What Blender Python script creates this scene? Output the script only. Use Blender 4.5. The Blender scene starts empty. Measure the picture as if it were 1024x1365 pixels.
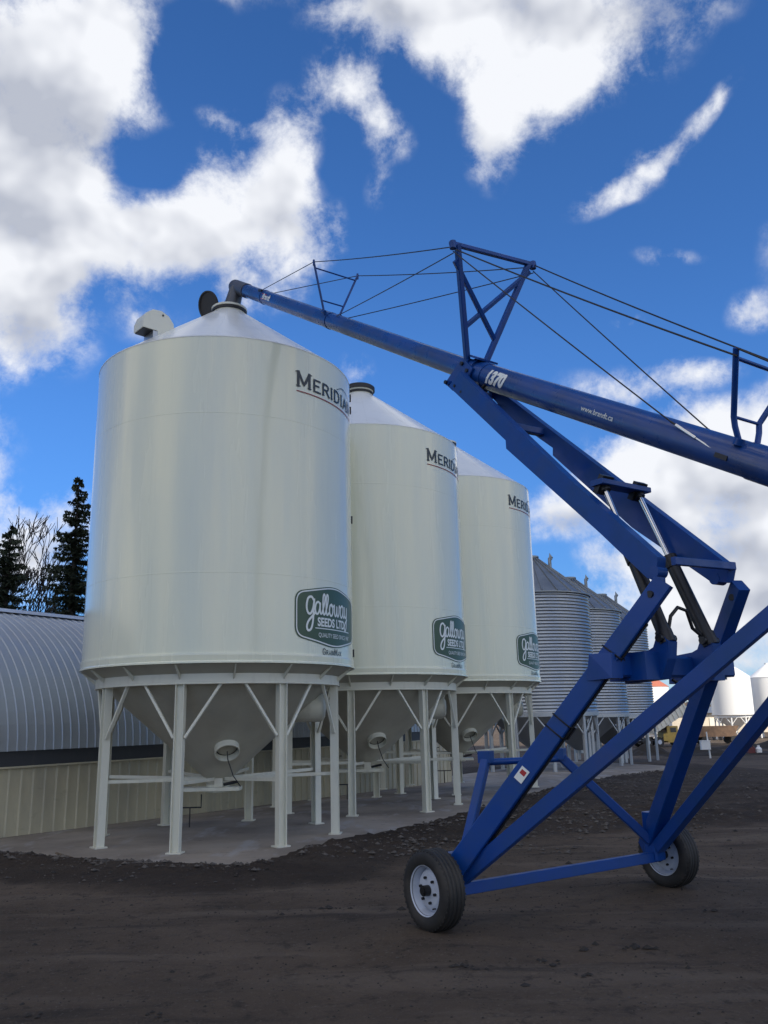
import bpy, bmesh, math, random
from math import sin, cos, pi, radians, sqrt, atan2
from mathutils import Vector, Matrix, Euler, noise
random.seed(7)
SC = bpy.context.scene
COL = SC.collection
V = Vector

# ------------------------------------------------------------------ camera
PITCH, ROLL, FPX = 0.240036, -0.022215, 1128.88
cam = bpy.data.cameras.new('camera'); camo = bpy.data.objects.new('camera', cam); COL.objects.link(camo)
fwd = V((0, cos(PITCH), sin(PITCH))); up = V((0, -sin(PITCH), cos(PITCH))); rt = V((1, 0, 0))
Rr = rt*cos(ROLL) + up*sin(ROLL); Uu = up*cos(ROLL) - rt*sin(ROLL)
M = Matrix((Rr, Uu, -fwd)).transposed().to_4x4(); M.translation = V((0, 0, 1.6))
camo.matrix_world = M
cam.sensor_fit = 'VERTICAL'; cam.sensor_height = 24.0; cam.sensor_width = 18.0
cam.lens = 24.0*FPX/1365.0
cam.clip_start = 0.05; cam.clip_end = 6000
SC.camera = camo

# ------------------------------------------------------------------ light
SUN_AZ, SUN_EL = radians(146), radians(38)          # azimuth clockwise from +Y
SUN = V((sin(SUN_AZ)*cos(SUN_EL), cos(SUN_AZ)*cos(SUN_EL), sin(SUN_EL)))
sl = bpy.data.lights.new('sun', 'SUN'); sl.energy = 4.2; sl.angle = radians(0.53); sl.color = (1.0, .93, .82)
so = bpy.data.objects.new('sun', sl); COL.objects.link(so)
so.rotation_euler = SUN.to_track_quat('Z', 'Y').to_euler(); so.location = (0, 0, 40)
SC.view_settings.view_transform = 'Standard'; SC.view_settings.look = 'None'
SC.view_settings.gamma = 1; SC.view_settings.exposure = 0.46
SC.render.resolution_x = 768; SC.render.resolution_y = 1024

CLOUDS= [(-0.2572, 0.7848, 0.5639, -0.9717, 0.0127, 0.3254, 0.0641, 0.0359, -0.8), (-0.1508, 0.8539, 0.4982, -1.0483, -0.0574, 0.1418, 0.0473, 0.0334, -0.55), (-0.2279, 0.7824, 0.5796, -0.9475, -0.119, 0.1983, 0.0514, 0.0385, -0.5), (0.0479, 0.7621, 0.6457, -0.8266, 0.3073, 0.2089, 0.0574, 0.0446, -0.4), (-0.1886, 0.72, 0.6678, -0.8336, -0.114, 0.1533, 0.0601, 0.0722, -0.5), (-0.3375, 0.6794, 0.6516, -0.8396, -0.2205, 0.2673, 0.1343, 0.1231, 1.0), (-0.293, 0.7216, 0.6272, -0.8883, 0.1051, 0.4708, 0.101, 0.101, 1.0), (-0.3756, 0.7323, 0.5681, -0.9504, -0.2144, 0.323, 0.1299, 0.1063, 1.0), (-0.3064, 0.7724, 0.5563, -0.9781, -0.0897, 0.3174, 0.0752, 0.0276, 0.7), (-0.3911, 0.7838, 0.4824, -1.0576, -0.1864, 0.3588, 0.1364, 0.1116, 1.0), (-0.3269, 0.7935, 0.5132, -1.0242, -0.1595, 0.2945, 0.1402, 0.0637, 1.0), (-0.3732, 0.8276, 0.4192, -1.1331, -0.1483, 0.3546, 0.0908, 0.0778, 0.9), (-0.3973, 0.8353, 0.3801, -1.1766, -0.1433, 0.3846, 0.0388, 0.0388, 0.5), (-0.2334, 0.7033, 0.6714, -0.828, 0.1208, 0.4306, 0.0528, 0.0645, 0.45), (-0.2669, 0.7055, 0.6565, -0.8421, -0.1678, 0.2137, 0.0468, 0.0702, 0.5), (-0.1939, 0.8135, 0.5483, -0.9721, -0.2337, 0.0773, 0.0826, 0.064, 0.95), (-0.2642, 0.825, 0.4996, -1.0265, -0.2659, 0.1523, 0.1465, 0.0533, 0.85), (-0.1699, 0.842, 0.5121, -1.0317, -0.0699, 0.1573, 0.151, 0.0549, 0.95), (-0.1281, 0.8071, 0.5764, -0.5913, -0.8034, -0.6627, 0.0666, 0.08, 0.85), (-0.0937, 0.7905, 0.6052, -0.4104, -0.8499, -0.9279, 0.0722, 0.0499, 0.85), (-0.0901, 0.8349, 0.543, -0.9965, -0.0315, 0.0872, 0.0618, 0.0687, 0.8), (-0.1581, 0.7652, 0.624, -0.8815, 0.1943, 0.3615, 0.0509, 0.0178, 0.55), (-0.1479, 0.8635, 0.4822, -1.0588, 0.1782, 0.2689, 0.0982, 0.0421, 0.6), (-0.255, 0.8602, 0.4416, -1.1111, -0.0967, 0.2405, 0.055, 0.0344, 0.4), (-0.3632, 0.85, 0.3814, -1.1761, -0.1276, 0.3509, 0.0198, 0.0132, 0.4), (0.0478, 0.7103, 0.7023, -0.7911, 0.0472, -0.0206, 0.1318, 0.0539, 1.0), (0.1165, 0.7231, 0.6808, -0.8177, 0.0942, -0.0719, 0.1335, 0.0728, 1.0), (0.1977, 0.7103, 0.6756, -0.8185, 0.151, -0.1316, 0.1424, 0.0831, 1.0), (0.1492, 0.7521, 0.6419, -0.8685, 0.1123, -0.1012, 0.0815, 0.0815, 1.0), (0.1314, 0.7787, 0.6135, -0.9066, 0.0975, -0.0912, 0.0388, 0.0776, 0.8), (0.2084, 0.7358, 0.6444, -0.8401, -0.2636, -0.5054, 0.0672, 0.0489, 0.7), (0.2729, 0.6849, 0.6756, -0.8088, 0.2072, -0.1854, 0.1025, 0.0387, 0.6), (0.1098, 0.7396, 0.6641, -0.8411, 0.0881, -0.0689, 0.0743, 0.0495, 0.9), (-0.0246, 0.7572, 0.6527, -0.8287, 0.2626, 0.2662, 0.0558, 0.0406, 0.85), (0.0095, 0.7771, 0.6293, -0.8267, -0.3787, -0.3403, 0.0389, 0.0545, 0.7), (0.0049, 0.8154, 0.5789, -0.9532, 0.0197, 0.008, 0.0189, 0.0405, 0.4), (-0.0129, 0.7116, 0.7025, -0.7919, 0.0045, 0.0226, 0.042, 0.0144, 0.4), (0.2534, 0.8015, 0.5417, -0.9826, -0.2183, -0.4497, 0.06, 0.0235, 0.62), (0.2841, 0.7809, 0.5564, -0.913, -0.4275, -0.659, 0.0508, 0.033, 0.7), (0.312, 0.7572, 0.5739, -0.8459, -0.5246, -0.8084, 0.0616, 0.0185, 0.66), (0.3385, 0.7281, 0.596, -0.826, -0.4963, -0.8488, 0.0427, 0.0154, 0.5), (0.35, 0.8641, 0.3617, -1.1802, 0.3175, -0.2571, 0.051, 0.0228, 0.7), (0.3925, 0.8237, 0.4092, -1.1404, 0.1969, -0.3551, 0.0359, 0.0282, 0.65), (0.3098, 0.8222, 0.4775, -1.0554, 0.251, -0.2206, 0.0473, 0.0158, 0.5), (0.2814, 0.8646, 0.4163, -1.1414, -0.0171, -0.3225, 0.0302, 0.0137, 0.45), (0.2755, 0.8939, 0.3537, -1.2064, 0.1229, -0.2522, 0.105, 0.0336, 0.75), (-0.0332, 0.9201, 0.3902, -1.1699, 0.0073, 0.0391, 0.0295, 0.0325, 0.6), (-0.0362, 0.8384, 0.5439, -0.9957, -0.0021, 0.0418, 0.0138, 0.0414, 0.35), (0.2953, 0.9135, 0.2799, -1.287, -0.0255, -0.3201, 0.1263, 0.0631, 1.0), (0.3623, 0.894, 0.2636, -1.3019, 0.1256, -0.3505, 0.1489, 0.0812, 1.0), (0.404, 0.8706, 0.2808, -1.2829, 0.1476, -0.391, 0.0788, 0.0657, 0.9), (0.347, 0.9142, 0.2094, -1.3587, 0.1007, -0.3411, 0.1642, 0.0958, 1.0), (0.3955, 0.9022, 0.172, -1.3971, 0.098, -0.396, 0.1192, 0.0794, 1.0), (0.3026, 0.9228, 0.2385, -1.3288, 0.0984, -0.2926, 0.1401, 0.049, 0.9), (0.1936, 0.9555, 0.2227, -1.3421, -0.189, -0.2436, 0.0658, 0.041, 0.75), (0.2614, 0.9506, 0.1674, -1.4022, 0.068, -0.2568, 0.0498, 0.0285, 0.6), (0.3212, 0.9392, 0.1216, -1.4486, 0.0644, -0.3217, 0.1376, 0.0619, 0.9), (0.3825, 0.9165, 0.1172, -1.453, 0.0723, -0.3868, 0.1193, 0.053, 0.8), (0.3187, 0.9444, 0.0808, -1.4898, 0.0503, -0.3214, 0.1229, 0.0546, 0.7), (0.3882, 0.9201, 0.053, -1.5177, 0.046, -0.3968, 0.1301, 0.039, 0.75), (0.3144, 0.949, 0.0241, -1.5466, 0.0309, -0.3192, 0.1885, 0.0337, 0.5), (-0.3755, 0.9026, 0.2105, -1.3583, -0.062, 0.3809, 0.0941, 0.0605, 1.0), (-0.4, 0.9015, 0.1651, -1.4047, -0.0483, 0.4096, 0.0792, 0.0528, 0.7), (0.4609, 0.8269, 0.3222, -1.2363, 0.1916, -0.4425, 0.0747, 0.0997, 0.8), (0.4621, 0.7343, 0.4972, -0.9461, 0.5545, -0.1989, 0.0691, 0.1381, 0.8), (-0.4498, 0.7086, 0.5436, -0.9737, -0.2584, 0.3936, 0.1349, 0.1799, 1.0), (-0.4741, 0.8344, 0.2811, -1.2835, -0.1278, 0.479, 0.1116, 0.1116, 0.9), (-0.1407, 0.6587, 0.7391, -0.7343, -0.0929, 0.1081, 0.134, 0.067, 0.9)]
SHADE= [(-0.3602, 0.7288, 0.5823, -0.9332, -0.2094, 0.3063, 0.1355, 0.1146, 1.0), (-0.2958, 0.7603, 0.5784, -0.9539, -0.0187, 0.3578, 0.0766, 0.0438, 0.6), (-0.388, 0.7731, 0.5017, -1.0342, -0.1932, 0.3514, 0.065, 0.0434, 0.5), (-0.314, 0.8366, 0.4489, -1.0945, -0.2057, 0.2541, 0.1408, 0.0411, 0.7), (-0.3951, 0.8262, 0.4017, -1.1523, -0.152, 0.3789, 0.068, 0.0453, 0.8), (-0.1728, 0.8617, 0.4771, -1.0723, -0.0647, 0.1627, 0.0986, 0.0308, 0.5), (0.0479, 0.7148, 0.6976, -0.7976, 0.0471, -0.0209, 0.0851, 0.0213, 0.5), (0.1826, 0.7077, 0.6825, -0.8102, 0.1413, -0.1194, 0.1255, 0.0314, 0.7), (0.2945, 0.6872, 0.6641, -0.8222, 0.2208, -0.2042, 0.0904, 0.0301, 0.8), (0.3457, 0.923, 0.1689, -1.4011, -0.0003, -0.3584, 0.1446, 0.0422, 1.0), (0.3933, 0.911, 0.1243, -1.4458, 0.0771, -0.3978, 0.093, 0.0349, 0.9), (0.2944, 0.9313, 0.2147, -1.3536, 0.0889, -0.2866, 0.0745, 0.0248, 0.5), (0.3969, 0.8912, 0.2195, -1.3479, 0.1187, -0.3921, 0.0819, 0.0292, 0.7), (0.214, 0.9543, 0.2086, -1.3601, 0.068, -0.2061, 0.0513, 0.0192, 0.8), (0.3032, 0.9501, 0.0734, -1.4973, 0.0463, -0.3055, 0.1212, 0.0242, 0.7), (0.3584, 0.9331, 0.0306, -1.5402, 0.0351, -0.3656, 0.1162, 0.0232, 0.6), (-0.3723, 0.91, 0.1826, -1.3869, -0.0498, 0.379, 0.0713, 0.0238, 0.7)]

# sky: Nishita with procedural clouds laid on the sphere of directions
def build_world():
    w = bpy.data.worlds.new('World'); SC.world = w; w.use_nodes = True
    nt = w.node_tree; N = nt.nodes; L = nt.links; N.clear()
    out = N.new('ShaderNodeOutputWorld'); bg = N.new('ShaderNodeBackground'); L.new(bg.outputs[0], out.inputs[0])
    sky = N.new('ShaderNodeTexSky'); sky.sky_type = 'NISHITA'; sky.sun_disc = False
    sky.sun_elevation = SUN_EL; sky.sun_rotation = SUN_AZ; sky.altitude = 1500; sky.air_density = .85; sky.dust_density = 0.1; sky.ozone_density = 3.2
    tc = N.new('ShaderNodeTexCoord')
    def math_(op, a, b=None, c=None, clamp=False):
        n = N.new('ShaderNodeMath'); n.operation = op; n.use_clamp = clamp
        for i, x in enumerate((a, b, c)):
            if x is None: continue
            if isinstance(x, (int, float)): n.inputs[i].default_value = x
            else: L.new(x, n.inputs[i])
        return n.outputs[0]
    def noise_(vec, scale, detail, rough, dist=0, color=False):
        n = N.new('ShaderNodeTexNoise'); n.inputs['Scale'].default_value = scale; n.inputs['Detail'].default_value = detail
        n.inputs['Roughness'].default_value = rough; n.inputs['Distortion'].default_value = dist; L.new(vec, n.inputs['Vector'])
        return n.outputs[1 if color else 0]
    D = tc.outputs['Generated']
    # warp the directions a little so that no blob keeps a round rim
    wn = noise_(D, 6.0, 3, .6, color=True)
    sub = N.new('ShaderNodeVectorMath'); sub.operation = 'SUBTRACT'; L.new(wn, sub.inputs[0]); sub.inputs[1].default_value = (.5, .5, .5)
    sc_ = N.new('ShaderNodeVectorMath'); sc_.operation = 'SCALE'; L.new(sub.outputs[0], sc_.inputs[0]); sc_.inputs['Scale'].default_value = .055
    ad = N.new('ShaderNodeVectorMath'); ad.operation = 'ADD'; L.new(D, ad.inputs[0]); L.new(sc_.outputs[0], ad.inputs[1])
    P = ad.outputs[0]
    def blobs(lst):
      tot = None
      for (x, y, z, rx, ry, rz, sx, sy, wt) in lst:
          mp = N.new('ShaderNodeMapping'); mp.vector_type = 'TEXTURE'; L.new(P, mp.inputs['Vector'])
          mp.inputs['Location'].default_value = (x, y, z); mp.inputs['Rotation'].default_value = (rx, ry, rz)
          mp.inputs['Scale'].default_value = (sx, sy, .5)
          g = N.new('ShaderNodeTexGradient'); g.gradient_type = 'SPHERICAL'; L.new(mp.outputs[0], g.inputs[0])
          tot = math_('MULTIPLY', g.outputs['Fac'], wt) if tot is None else math_('MULTIPLY_ADD', g.outputs['Fac'], wt, tot)
      return tot
    tot = blobs(CLOUDS); shd = blobs(SHADE)
    # unseen clouds added in the rest of the sky (behind and beside the viewer)
    big = noise_(D, 2.3, 3, .55)
    bigm = N.new('ShaderNodeMapRange'); L.new(big, bigm.inputs[0]); bigm.inputs[1].default_value = .40; bigm.inputs[2].default_value = .60; bigm.inputs[4].default_value = .9
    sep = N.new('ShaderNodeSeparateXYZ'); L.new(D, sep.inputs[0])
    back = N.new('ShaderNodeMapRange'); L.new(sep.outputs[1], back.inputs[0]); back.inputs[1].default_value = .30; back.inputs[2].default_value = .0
    tot = math_('MULTIPLY_ADD', bigm.outputs[0], back.outputs[0], tot)
    tot = math_('MULTIPLY', math_('MAXIMUM', math_('MINIMUM', tot, 1.25), 0.0), .80)
    f1 = noise_(D, 10.0, 10, .66, .15)
    f2 = noise_(D, 27.0, 7, .68, .2)
    fb = math_('MULTIPLY_ADD', math_('SUBTRACT', f1, .5), 2.3, math_('MULTIPLY', math_('SUBTRACT', f2, .5), .95))
    gate = N.new('ShaderNodeMapRange'); L.new(tot, gate.inputs[0]); gate.inputs[1].default_value = .0; gate.inputs[2].default_value = .25
    dens = math_('MULTIPLY_ADD', fb, gate.outputs[0], tot)
    cov = N.new('ShaderNodeMapRange'); cov.interpolation_type = 'SMOOTHSTEP'; L.new(dens, cov.inputs[0])
    cov.inputs[1].default_value = .02; cov.inputs[2].default_value = .95
    # bright rims, greyer hearts
    th = N.new('ShaderNodeMapRange'); L.new(dens, th.inputs[0]); th.inputs[1].default_value = .35; th.inputs[2].default_value = .9
    sh = noise_(D, 5.0, 5, .55, .3)
    shm = N.new('ShaderNodeMapRange'); L.new(sh, shm.inputs[0]); shm.inputs[1].default_value = .38; shm.inputs[2].default_value = .66
    k = math_('MULTIPLY', th.outputs[0], shm.outputs[0], clamp=True)
    # relief: the same billows sampled a step towards the sun side give lit and shaded flanks
    of = N.new('ShaderNodeVectorMath'); of.operation = 'ADD'; L.new(D, of.inputs[0]); of.inputs[1].default_value = (.022, -.012, .022)
    f1b = noise_(of.outputs[0], 10.0, 3, .5, .15); f1c = noise_(D, 10.0, 3, .5, .15)
    rel = math_('MULTIPLY', math_('SUBTRACT', f1b, f1c), 3.4)
    k = math_('ADD', math_('MULTIPLY_ADD', shd, .9, math_('MULTIPLY', k, .30)), math_('MULTIPLY', rel, th.outputs[0]), clamp=True)
    cr = N.new('ShaderNodeMix'); cr.data_type = 'RGBA'; L.new(k, cr.inputs[0])
    cr.inputs[6].default_value = CLOUD_BRIGHT; cr.inputs[7].default_value = CLOUD_GREY
    # sky colour scaled down to the background strength used for both
    hs = N.new('ShaderNodeHueSaturation'); hs.inputs['Saturation'].default_value = SKY_SAT; L.new(sky.outputs[0], hs.inputs['Color'])
    ti = N.new('ShaderNodeMix'); ti.data_type = 'RGBA'; ti.blend_type = 'MULTIPLY'; ti.inputs[0].default_value = 1; L.new(hs.outputs[0], ti.inputs[6]); ti.inputs[7].default_value = SKY_TINT
    hz = N.new('ShaderNodeMapRange'); hz.interpolation_type = 'SMOOTHSTEP'; L.new(sep.outputs[2], hz.inputs[0]); hz.inputs[1].default_value = -.05; hz.inputs[2].default_value = .42; hz.inputs[3].default_value = .46; hz.inputs[4].default_value = 1.0
    t2 = N.new('ShaderNodeVectorMath'); t2.operation = 'SCALE'; L.new(ti.outputs[2], t2.inputs[0]); L.new(hz.outputs[0], t2.inputs['Scale'])
    mx = N.new('ShaderNodeMix'); mx.data_type = 'RGBA'; L.new(cov.outputs[0], mx.inputs[0]); L.new(t2.outputs[0], mx.inputs[6])
    bk = N.new('ShaderNodeMix'); bk.data_type = 'RGBA'; L.new(back.outputs[0], bk.inputs[0]); L.new(cr.outputs[2], bk.inputs[6]); bk.inputs[7].default_value = BACK_FILL; L.new(bk.outputs[2], mx.inputs[7])
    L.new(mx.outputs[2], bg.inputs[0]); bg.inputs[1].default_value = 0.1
    w.cycles.sampling_method = 'MANUAL'; w.cycles.sample_map_resolution = 512
CLOUD_BRIGHT = (6.7, 6.85, 7.2, 1); CLOUD_GREY = (3.6, 3.85, 4.5, 1); BACK_FILL = (10.6, 9.9, 8.6, 1); SKY_SAT = 1.12; SKY_TINT = (.86, 1.20, 1.50, 1)  # the unseen back-sky colour is brightened to throw extra light on the bins
build_world()

# ------------------------------------------------------------------ helpers
class MB:
    """collects shapes in world coordinates and links them as one mesh"""
    def __init__(s): s.v = []; s.f = []; s.sm = []
    def add(s, vs, fs, smooth=False):
        o = len(s.v); s.v += [tuple(p) for p in vs]; s.f += [tuple(i+o for i in f) for f in fs]; s.sm += [smooth]*len(fs); return s
    def box(s, c, sx, sy, sz, rot=None, b=0.0):
        c = V(c); R = rot or Matrix.Identity(3)
        p = [c + R @ V((x*sx/2, y*sy/2, z*sz/2)) for x in (-1, 1) for y in (-1, 1) for z in (-1, 1)]
        return s.add(p, [(0,1,3,2),(4,6,7,5),(0,4,5,1),(2,3,7,6),(0,2,6,4),(1,5,7,3)])
    def beam(s, p0, p1, w, h, upv=(0,0,1), ch=.12, w2=None, h2=None):
        """rectangular tube with softly chamfered edges; w across, h along upv"""
        p0, p1 = V(p0), V(p1); t = (p1-p0).normalized(); x = t.cross(V(upv)).normalized(); y = x.cross(t).normalized()
        w2 = w2 or w; h2 = h2 or h; vs = []
        for p, a, b_ in ((p0, w/2, h/2), (p1, w2/2, h2/2)):
            c = ch*min(a, b_)*2
            for (i, j) in ((-a+c,-b_),(a-c,-b_),(a,-b_+c),(a,b_-c),(a-c,b_),(-a+c,b_),(-a,b_-c),(-a,-b_+c)):
                vs.append(p + x*i + y*j)
        fs = [(i, (i+1) % 8, 8+(i+1) % 8, 8+i) for i in range(8)] + [tuple(range(7, -1, -1)), tuple(range(8, 16))]
        return s.add(vs, fs)
    def tube(s, pts, r, n=10, r2=None, caps=True):
        pts = [V(p) for p in pts]; m = len(pts); vs = []; fs = []
        t0 = (pts[1]-pts[0]).normalized(); a = t0.orthogonal().normalized()
        for i, p in enumerate(pts):
            t = (pts[min(i+1, m-1)]-pts[max(i-1, 0)]).normalized()
            a = (a - t*a.dot(t)).normalized(); b = t.cross(a)
            rr = r if r2 is None else r+(r2-r)*i/(m-1)
            if isinstance(r, (list, tuple)): rr = r[i]
            for k in range(n): vs.append(p + (a*cos(2*pi*k/n) + b*sin(2*pi*k/n))*rr)
        for i in range(m-1):
            for k in range(n): fs.append((i*n+k, i*n+(k+1) % n, (i+1)*n+(k+1) % n, (i+1)*n+k))
        s.add(vs, fs, True)
        if caps:
            s.add(vs[:n], [tuple(range(n-1, -1, -1))]); s.add(vs[-n:], [tuple(range(n))])
        return s
    def lathe(s, prof, o=(0,0,0), n=96, axis=(0,0,1), sharp=True, a0=0, a1=2*pi):
        """prof: (radius, height) pairs; each band has its own vertices so that edges between bands stay crisp"""
        o = V(o); z = V(axis).normalized(); x = z.orthogonal().normalized() if abs(z.z) < .999 else V((1,0,0)); y = z.cross(x)
        full = abs(a1-a0-2*pi) < 1e-6; cnt = n if full else n+1
        ring = lambda r, h: [o + z*h + (x*cos(a0+(a1-a0)*k/n) + y*sin(a0+(a1-a0)*k/n))*r for k in range(cnt)]
        if sharp:
            for (r0, h0), (r1, h1) in zip(prof, prof[1:]):
                s.add(ring(r0, h0)+ring(r1, h1), [(k, (k+1) % cnt, cnt+(k+1) % cnt, cnt+k) for k in range(n)], True)
        else:
            vs = []; fs = []
            for (r, h) in prof: vs += ring(r, h)
            for i in range(len(prof)-1): fs += [(i*cnt+k, i*cnt+(k+1) % cnt, (i+1)*cnt+(k+1) % cnt, (i+1)*cnt+k) for k in range(n)]
            s.add(vs, fs, True)
        return s
    def prism(s, poly, off):
        """closed polygon (3D points) thickened by the vector off, centred"""
        off = V(off); n = len(poly); a = [V(p)-off/2 for p in poly]; b = [V(p)+off/2 for p in poly]
        return s.add(a+b, [tuple(range(n-1, -1, -1)), tuple(range(n, 2*n))] + [(i, (i+1) % n, n+(i+1) % n, n+i) for i in range(n)])
    def build(s, name, m, parent=None, label=None):
        me = bpy.data.meshes.new(name); o = bpy.data.objects.new(name, me); COL.objects.link(o)
        off = V((0,0,0))
        if parent:
            o.parent = parent; q = parent; off = V((0,0,0))
            while q: off += q.location; q = q.parent
        me.from_pydata([(p[0]-off.x, p[1]-off.y, p[2]-off.z) for p in s.v], [], s.f)
        me.polygons.foreach_set('use_smooth', s.sm); me.update()
        bm = bmesh.new(); bm.from_mesh(me); bmesh.ops.recalc_face_normals(bm, faces=bm.faces); bm.to_mesh(me); bm.free()
        me.materials.append(m)
        if label: o['label'] = label
        return o

def tag(o, label=None, cat=None, group=None, kind=None):
    if label: o['label'] = label
    if cat: o['category'] = cat
    if group: o['group'] = group
    if kind: o['kind'] = kind
    return o
def thing(name, label, cat, loc=(0,0,0), group=None):
    o = bpy.data.objects.new(name, None); COL.objects.link(o); o.location = loc; o.empty_display_size = .3
    return tag(o, label, cat, group)
def copy_tree(o, parent=None):
    c = o.copy(); COL.objects.link(c); c.parent = parent
    for ch in list(o.children): copy_tree(ch, c)
    return c

# ------------------------------------------------------------------ materials
def mat(name, color, rough=.5, metal=0.0, coat=0.0, spec=.5, var=None, bump=None, rvar=None):
    """var: list of (scale xyz, detail, colour2, lo, hi, amount); bump: (scale xyz, strength, distance); rvar: (scale xyz, lo, hi)"""
    m = bpy.data.materials.new(name); m.use_nodes = True; nt = m.node_tree; N = nt.nodes; L = nt.links
    b = N['Principled BSDF']; b.inputs['Roughness'].default_value = rough; b.inputs['Metallic'].default_value = metal
    b.inputs['Specular IOR Level'].default_value = spec
    if coat: b.inputs['Coat Weight'].default_value = coat; b.inputs['Coat Roughness'].default_value = .12
    tc = N.new('ShaderNodeTexCoord'); src = tc.outputs['Object']
    def nz(scale, detail=5, rough_=.6):
        mp = N.new('ShaderNodeMapping'); L.new(src, mp.inputs[0]); mp.inputs['Scale'].default_value = scale if isinstance(scale, tuple) else (scale,)*3
        n = N.new('ShaderNodeTexNoise'); n.inputs['Scale'].default_value = 1; n.inputs['Detail'].default_value = detail; n.inputs['Roughness'].default_value = rough_
        L.new(mp.outputs[0], n.inputs[0]); return n.outputs[0]
    cur = None
    base = N.new('ShaderNodeRGB'); base.outputs[0].default_value = (*color, 1); cur = base.outputs[0]
    for (scl, det, c2, lo, hi, amt) in (var or []):
        mr = N.new('ShaderNodeMapRange'); L.new(nz(scl, det), mr.inputs[0]); mr.inputs[1].default_value = lo; mr.inputs[2].default_value = hi; mr.inputs[4].default_value = amt
        mx = N.new('ShaderNodeMix'); mx.data_type = 'RGBA'; L.new(mr.outputs[0], mx.inputs[0]); L.new(cur, mx.inputs[6]); mx.inputs[7].default_value = (*c2, 1); cur = mx.outputs[2]
    L.new(cur, b.inputs['Base Color'])
    if rvar:
        mr = N.new('ShaderNodeMapRange'); L.new(nz(rvar[0], 4), mr.inputs[0]); mr.inputs[1].default_value = .35; mr.inputs[2].default_value = .65; mr.inputs[3].default_value = rvar[1]; mr.inputs[4].default_value = rvar[2]
        L.new(mr.outputs[0], b.inputs['Roughness'])
    if bump:
        last = None
        for (scl, st, dist) in (bump if isinstance(bump, list) else [bump]):
            bp = N.new('ShaderNodeBump'); bp.inputs['Strength'].default_value = st; bp.inputs['Distance'].default_value = dist; L.new(nz(scl, 6), bp.inputs['Height'])
            if last: L.new(last, bp.inputs['Normal'])
            last = bp.outputs[0]
        L.new(last, b.inputs['Normal'])
    return m

CREAM = (.77, .775, .60)
M_tank = mat('cream_paint', CREAM, .25, coat=.6, var=[((1.2,1.2,.12), 5, (.62,.64,.55), .45, .75, .5), ((9,9,.5), 4, (.55,.56,.48), .60, .80, .2)],
             bump=[((1.6,1.6,.10), .4, .035), ((5,5,.35), .2, .006)], rvar=((3,3,.25), .14, .30))
M_frame = mat('cream_frame_paint', (.69,.68,.57), .42, var=[((6,6,2), 5, (.45,.43,.36), .52, .8, .5)], bump=((12,12,12), .15, .004))
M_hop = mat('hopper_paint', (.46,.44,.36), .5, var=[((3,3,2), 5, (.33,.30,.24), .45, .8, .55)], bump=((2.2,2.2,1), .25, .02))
M_roofc = mat('roof_paint', (.80,.81,.78), .25, coat=.25, var=[((4,4,1), 4, (.6,.6,.57), .5, .8, .4)], bump=((2,2,1), .3, .02))
M_black = mat('black_rubber', (.015,.015,.017), .55, bump=((14,14,14), .2, .004))
M_dark = mat('dark_steel', (.03,.03,.032), .4, metal=.5, bump=((30,30,30), .15, .002))
M_let = mat('charcoal_lettering', (.022,.03,.035), .4)
M_red = mat('red_line', (.28,.03,.03), .4)
M_green = mat('sign_green', (.045,.085,.042), .35, var=[((5,5,5), 4, (.06,.10,.055), .4, .7, .5)])
M_wht = mat('white_lettering', (.78,.80,.76), .4)
M_blue = mat('blue_paint', (.002,.048,.25), .38, coat=.0, spec=.4, var=[((3,3,3), 6, (.010,.055,.17), .42, .72, .7), ((22,22,22), 4, (.04,.055,.12), .68, .82, .3), ((1.3,1.3,1.3), 7, (.05,.06,.10), .56, .72, .35)], rvar=((6,6,6), .28, .5), bump=((35,35,35), .12, .002))
M_tube = mat('blue_tube_paint', (.005,.055,.25), .30, coat=.3, var=[((1.5,1.5,1.5), 6, (.020,.045,.13), .40, .70, .8), ((12,12,12), 5, (.08,.085,.11), .62, .82, .3)], rvar=((4,4,4), .22, .45), bump=((20,20,20), .12, .003))
M_spout = mat('worn_grey_steel', (.10,.105,.12), .5, metal=.4, var=[((6,6,6), 5, (.07,.07,.08), .4, .7, .7)], bump=((20,20,20), .2, .003))
M_chrome = mat('chrome_rod', (.62,.63,.64), .16, metal=1.0)
M_tyre = mat('tyre_rubber', (.020,.019,.018), .7, var=[((5,5,5), 6, (.065,.055,.046), .45, .75, .7)], bump=((60,60,60), .3, .003))
M_rim = mat('pale_rim_paint', (.52,.56,.64), .4, var=[((9,9,9), 5, (.30,.29,.28), .5, .8, .6)])
M_galv = mat('galvanised_sheet', (.38,.41,.44), .42, metal=.8, var=[((2,2,.6), 5, (.35,.37,.39), .42, .7, .5)], rvar=((3,3,3), .28, .42))
M_groof = mat('galvanised_roof', (.30,.32,.33), .45, metal=.7, var=[((2,2,2), 5, (.21,.225,.235), .4, .7, .8)])
M_gleg = mat('galvanised_post', (.42,.44,.46), .45, metal=.6)
M_quon = mat('weathered_roof_steel', (.42,.45,.48), .45, metal=.35, var=[((.8,.8,.8), 6, (.40,.41,.43), .4, .7, .8), ((7,1.5,1.5), 5, (.24,.25,.27), .6, .85, .4)], rvar=((2,2,2), .34, .55))
M_fascia = mat('dark_fascia_steel', (.05,.052,.058), .55, var=[((4,4,1), 5, (.09,.085,.08), .5, .8, .6)])
M_siding = mat('beige_siding', (.54,.48,.33), .5, var=[((1.5,1.5,.6), 5, (.33,.30,.23), .42, .7, .7), ((3,3,6), 6, (.15,.13,.10), .62, .85, .55)])
M_bark = mat('bark', (.035,.028,.024), .9, bump=((20,20,4), .5, .02))
M_needle = mat('spruce_needles', (.032,.046,.026), .7, var=[((2.5,2.5,2.5), 4, (.060,.070,.038), .4, .7, .8)])
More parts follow.
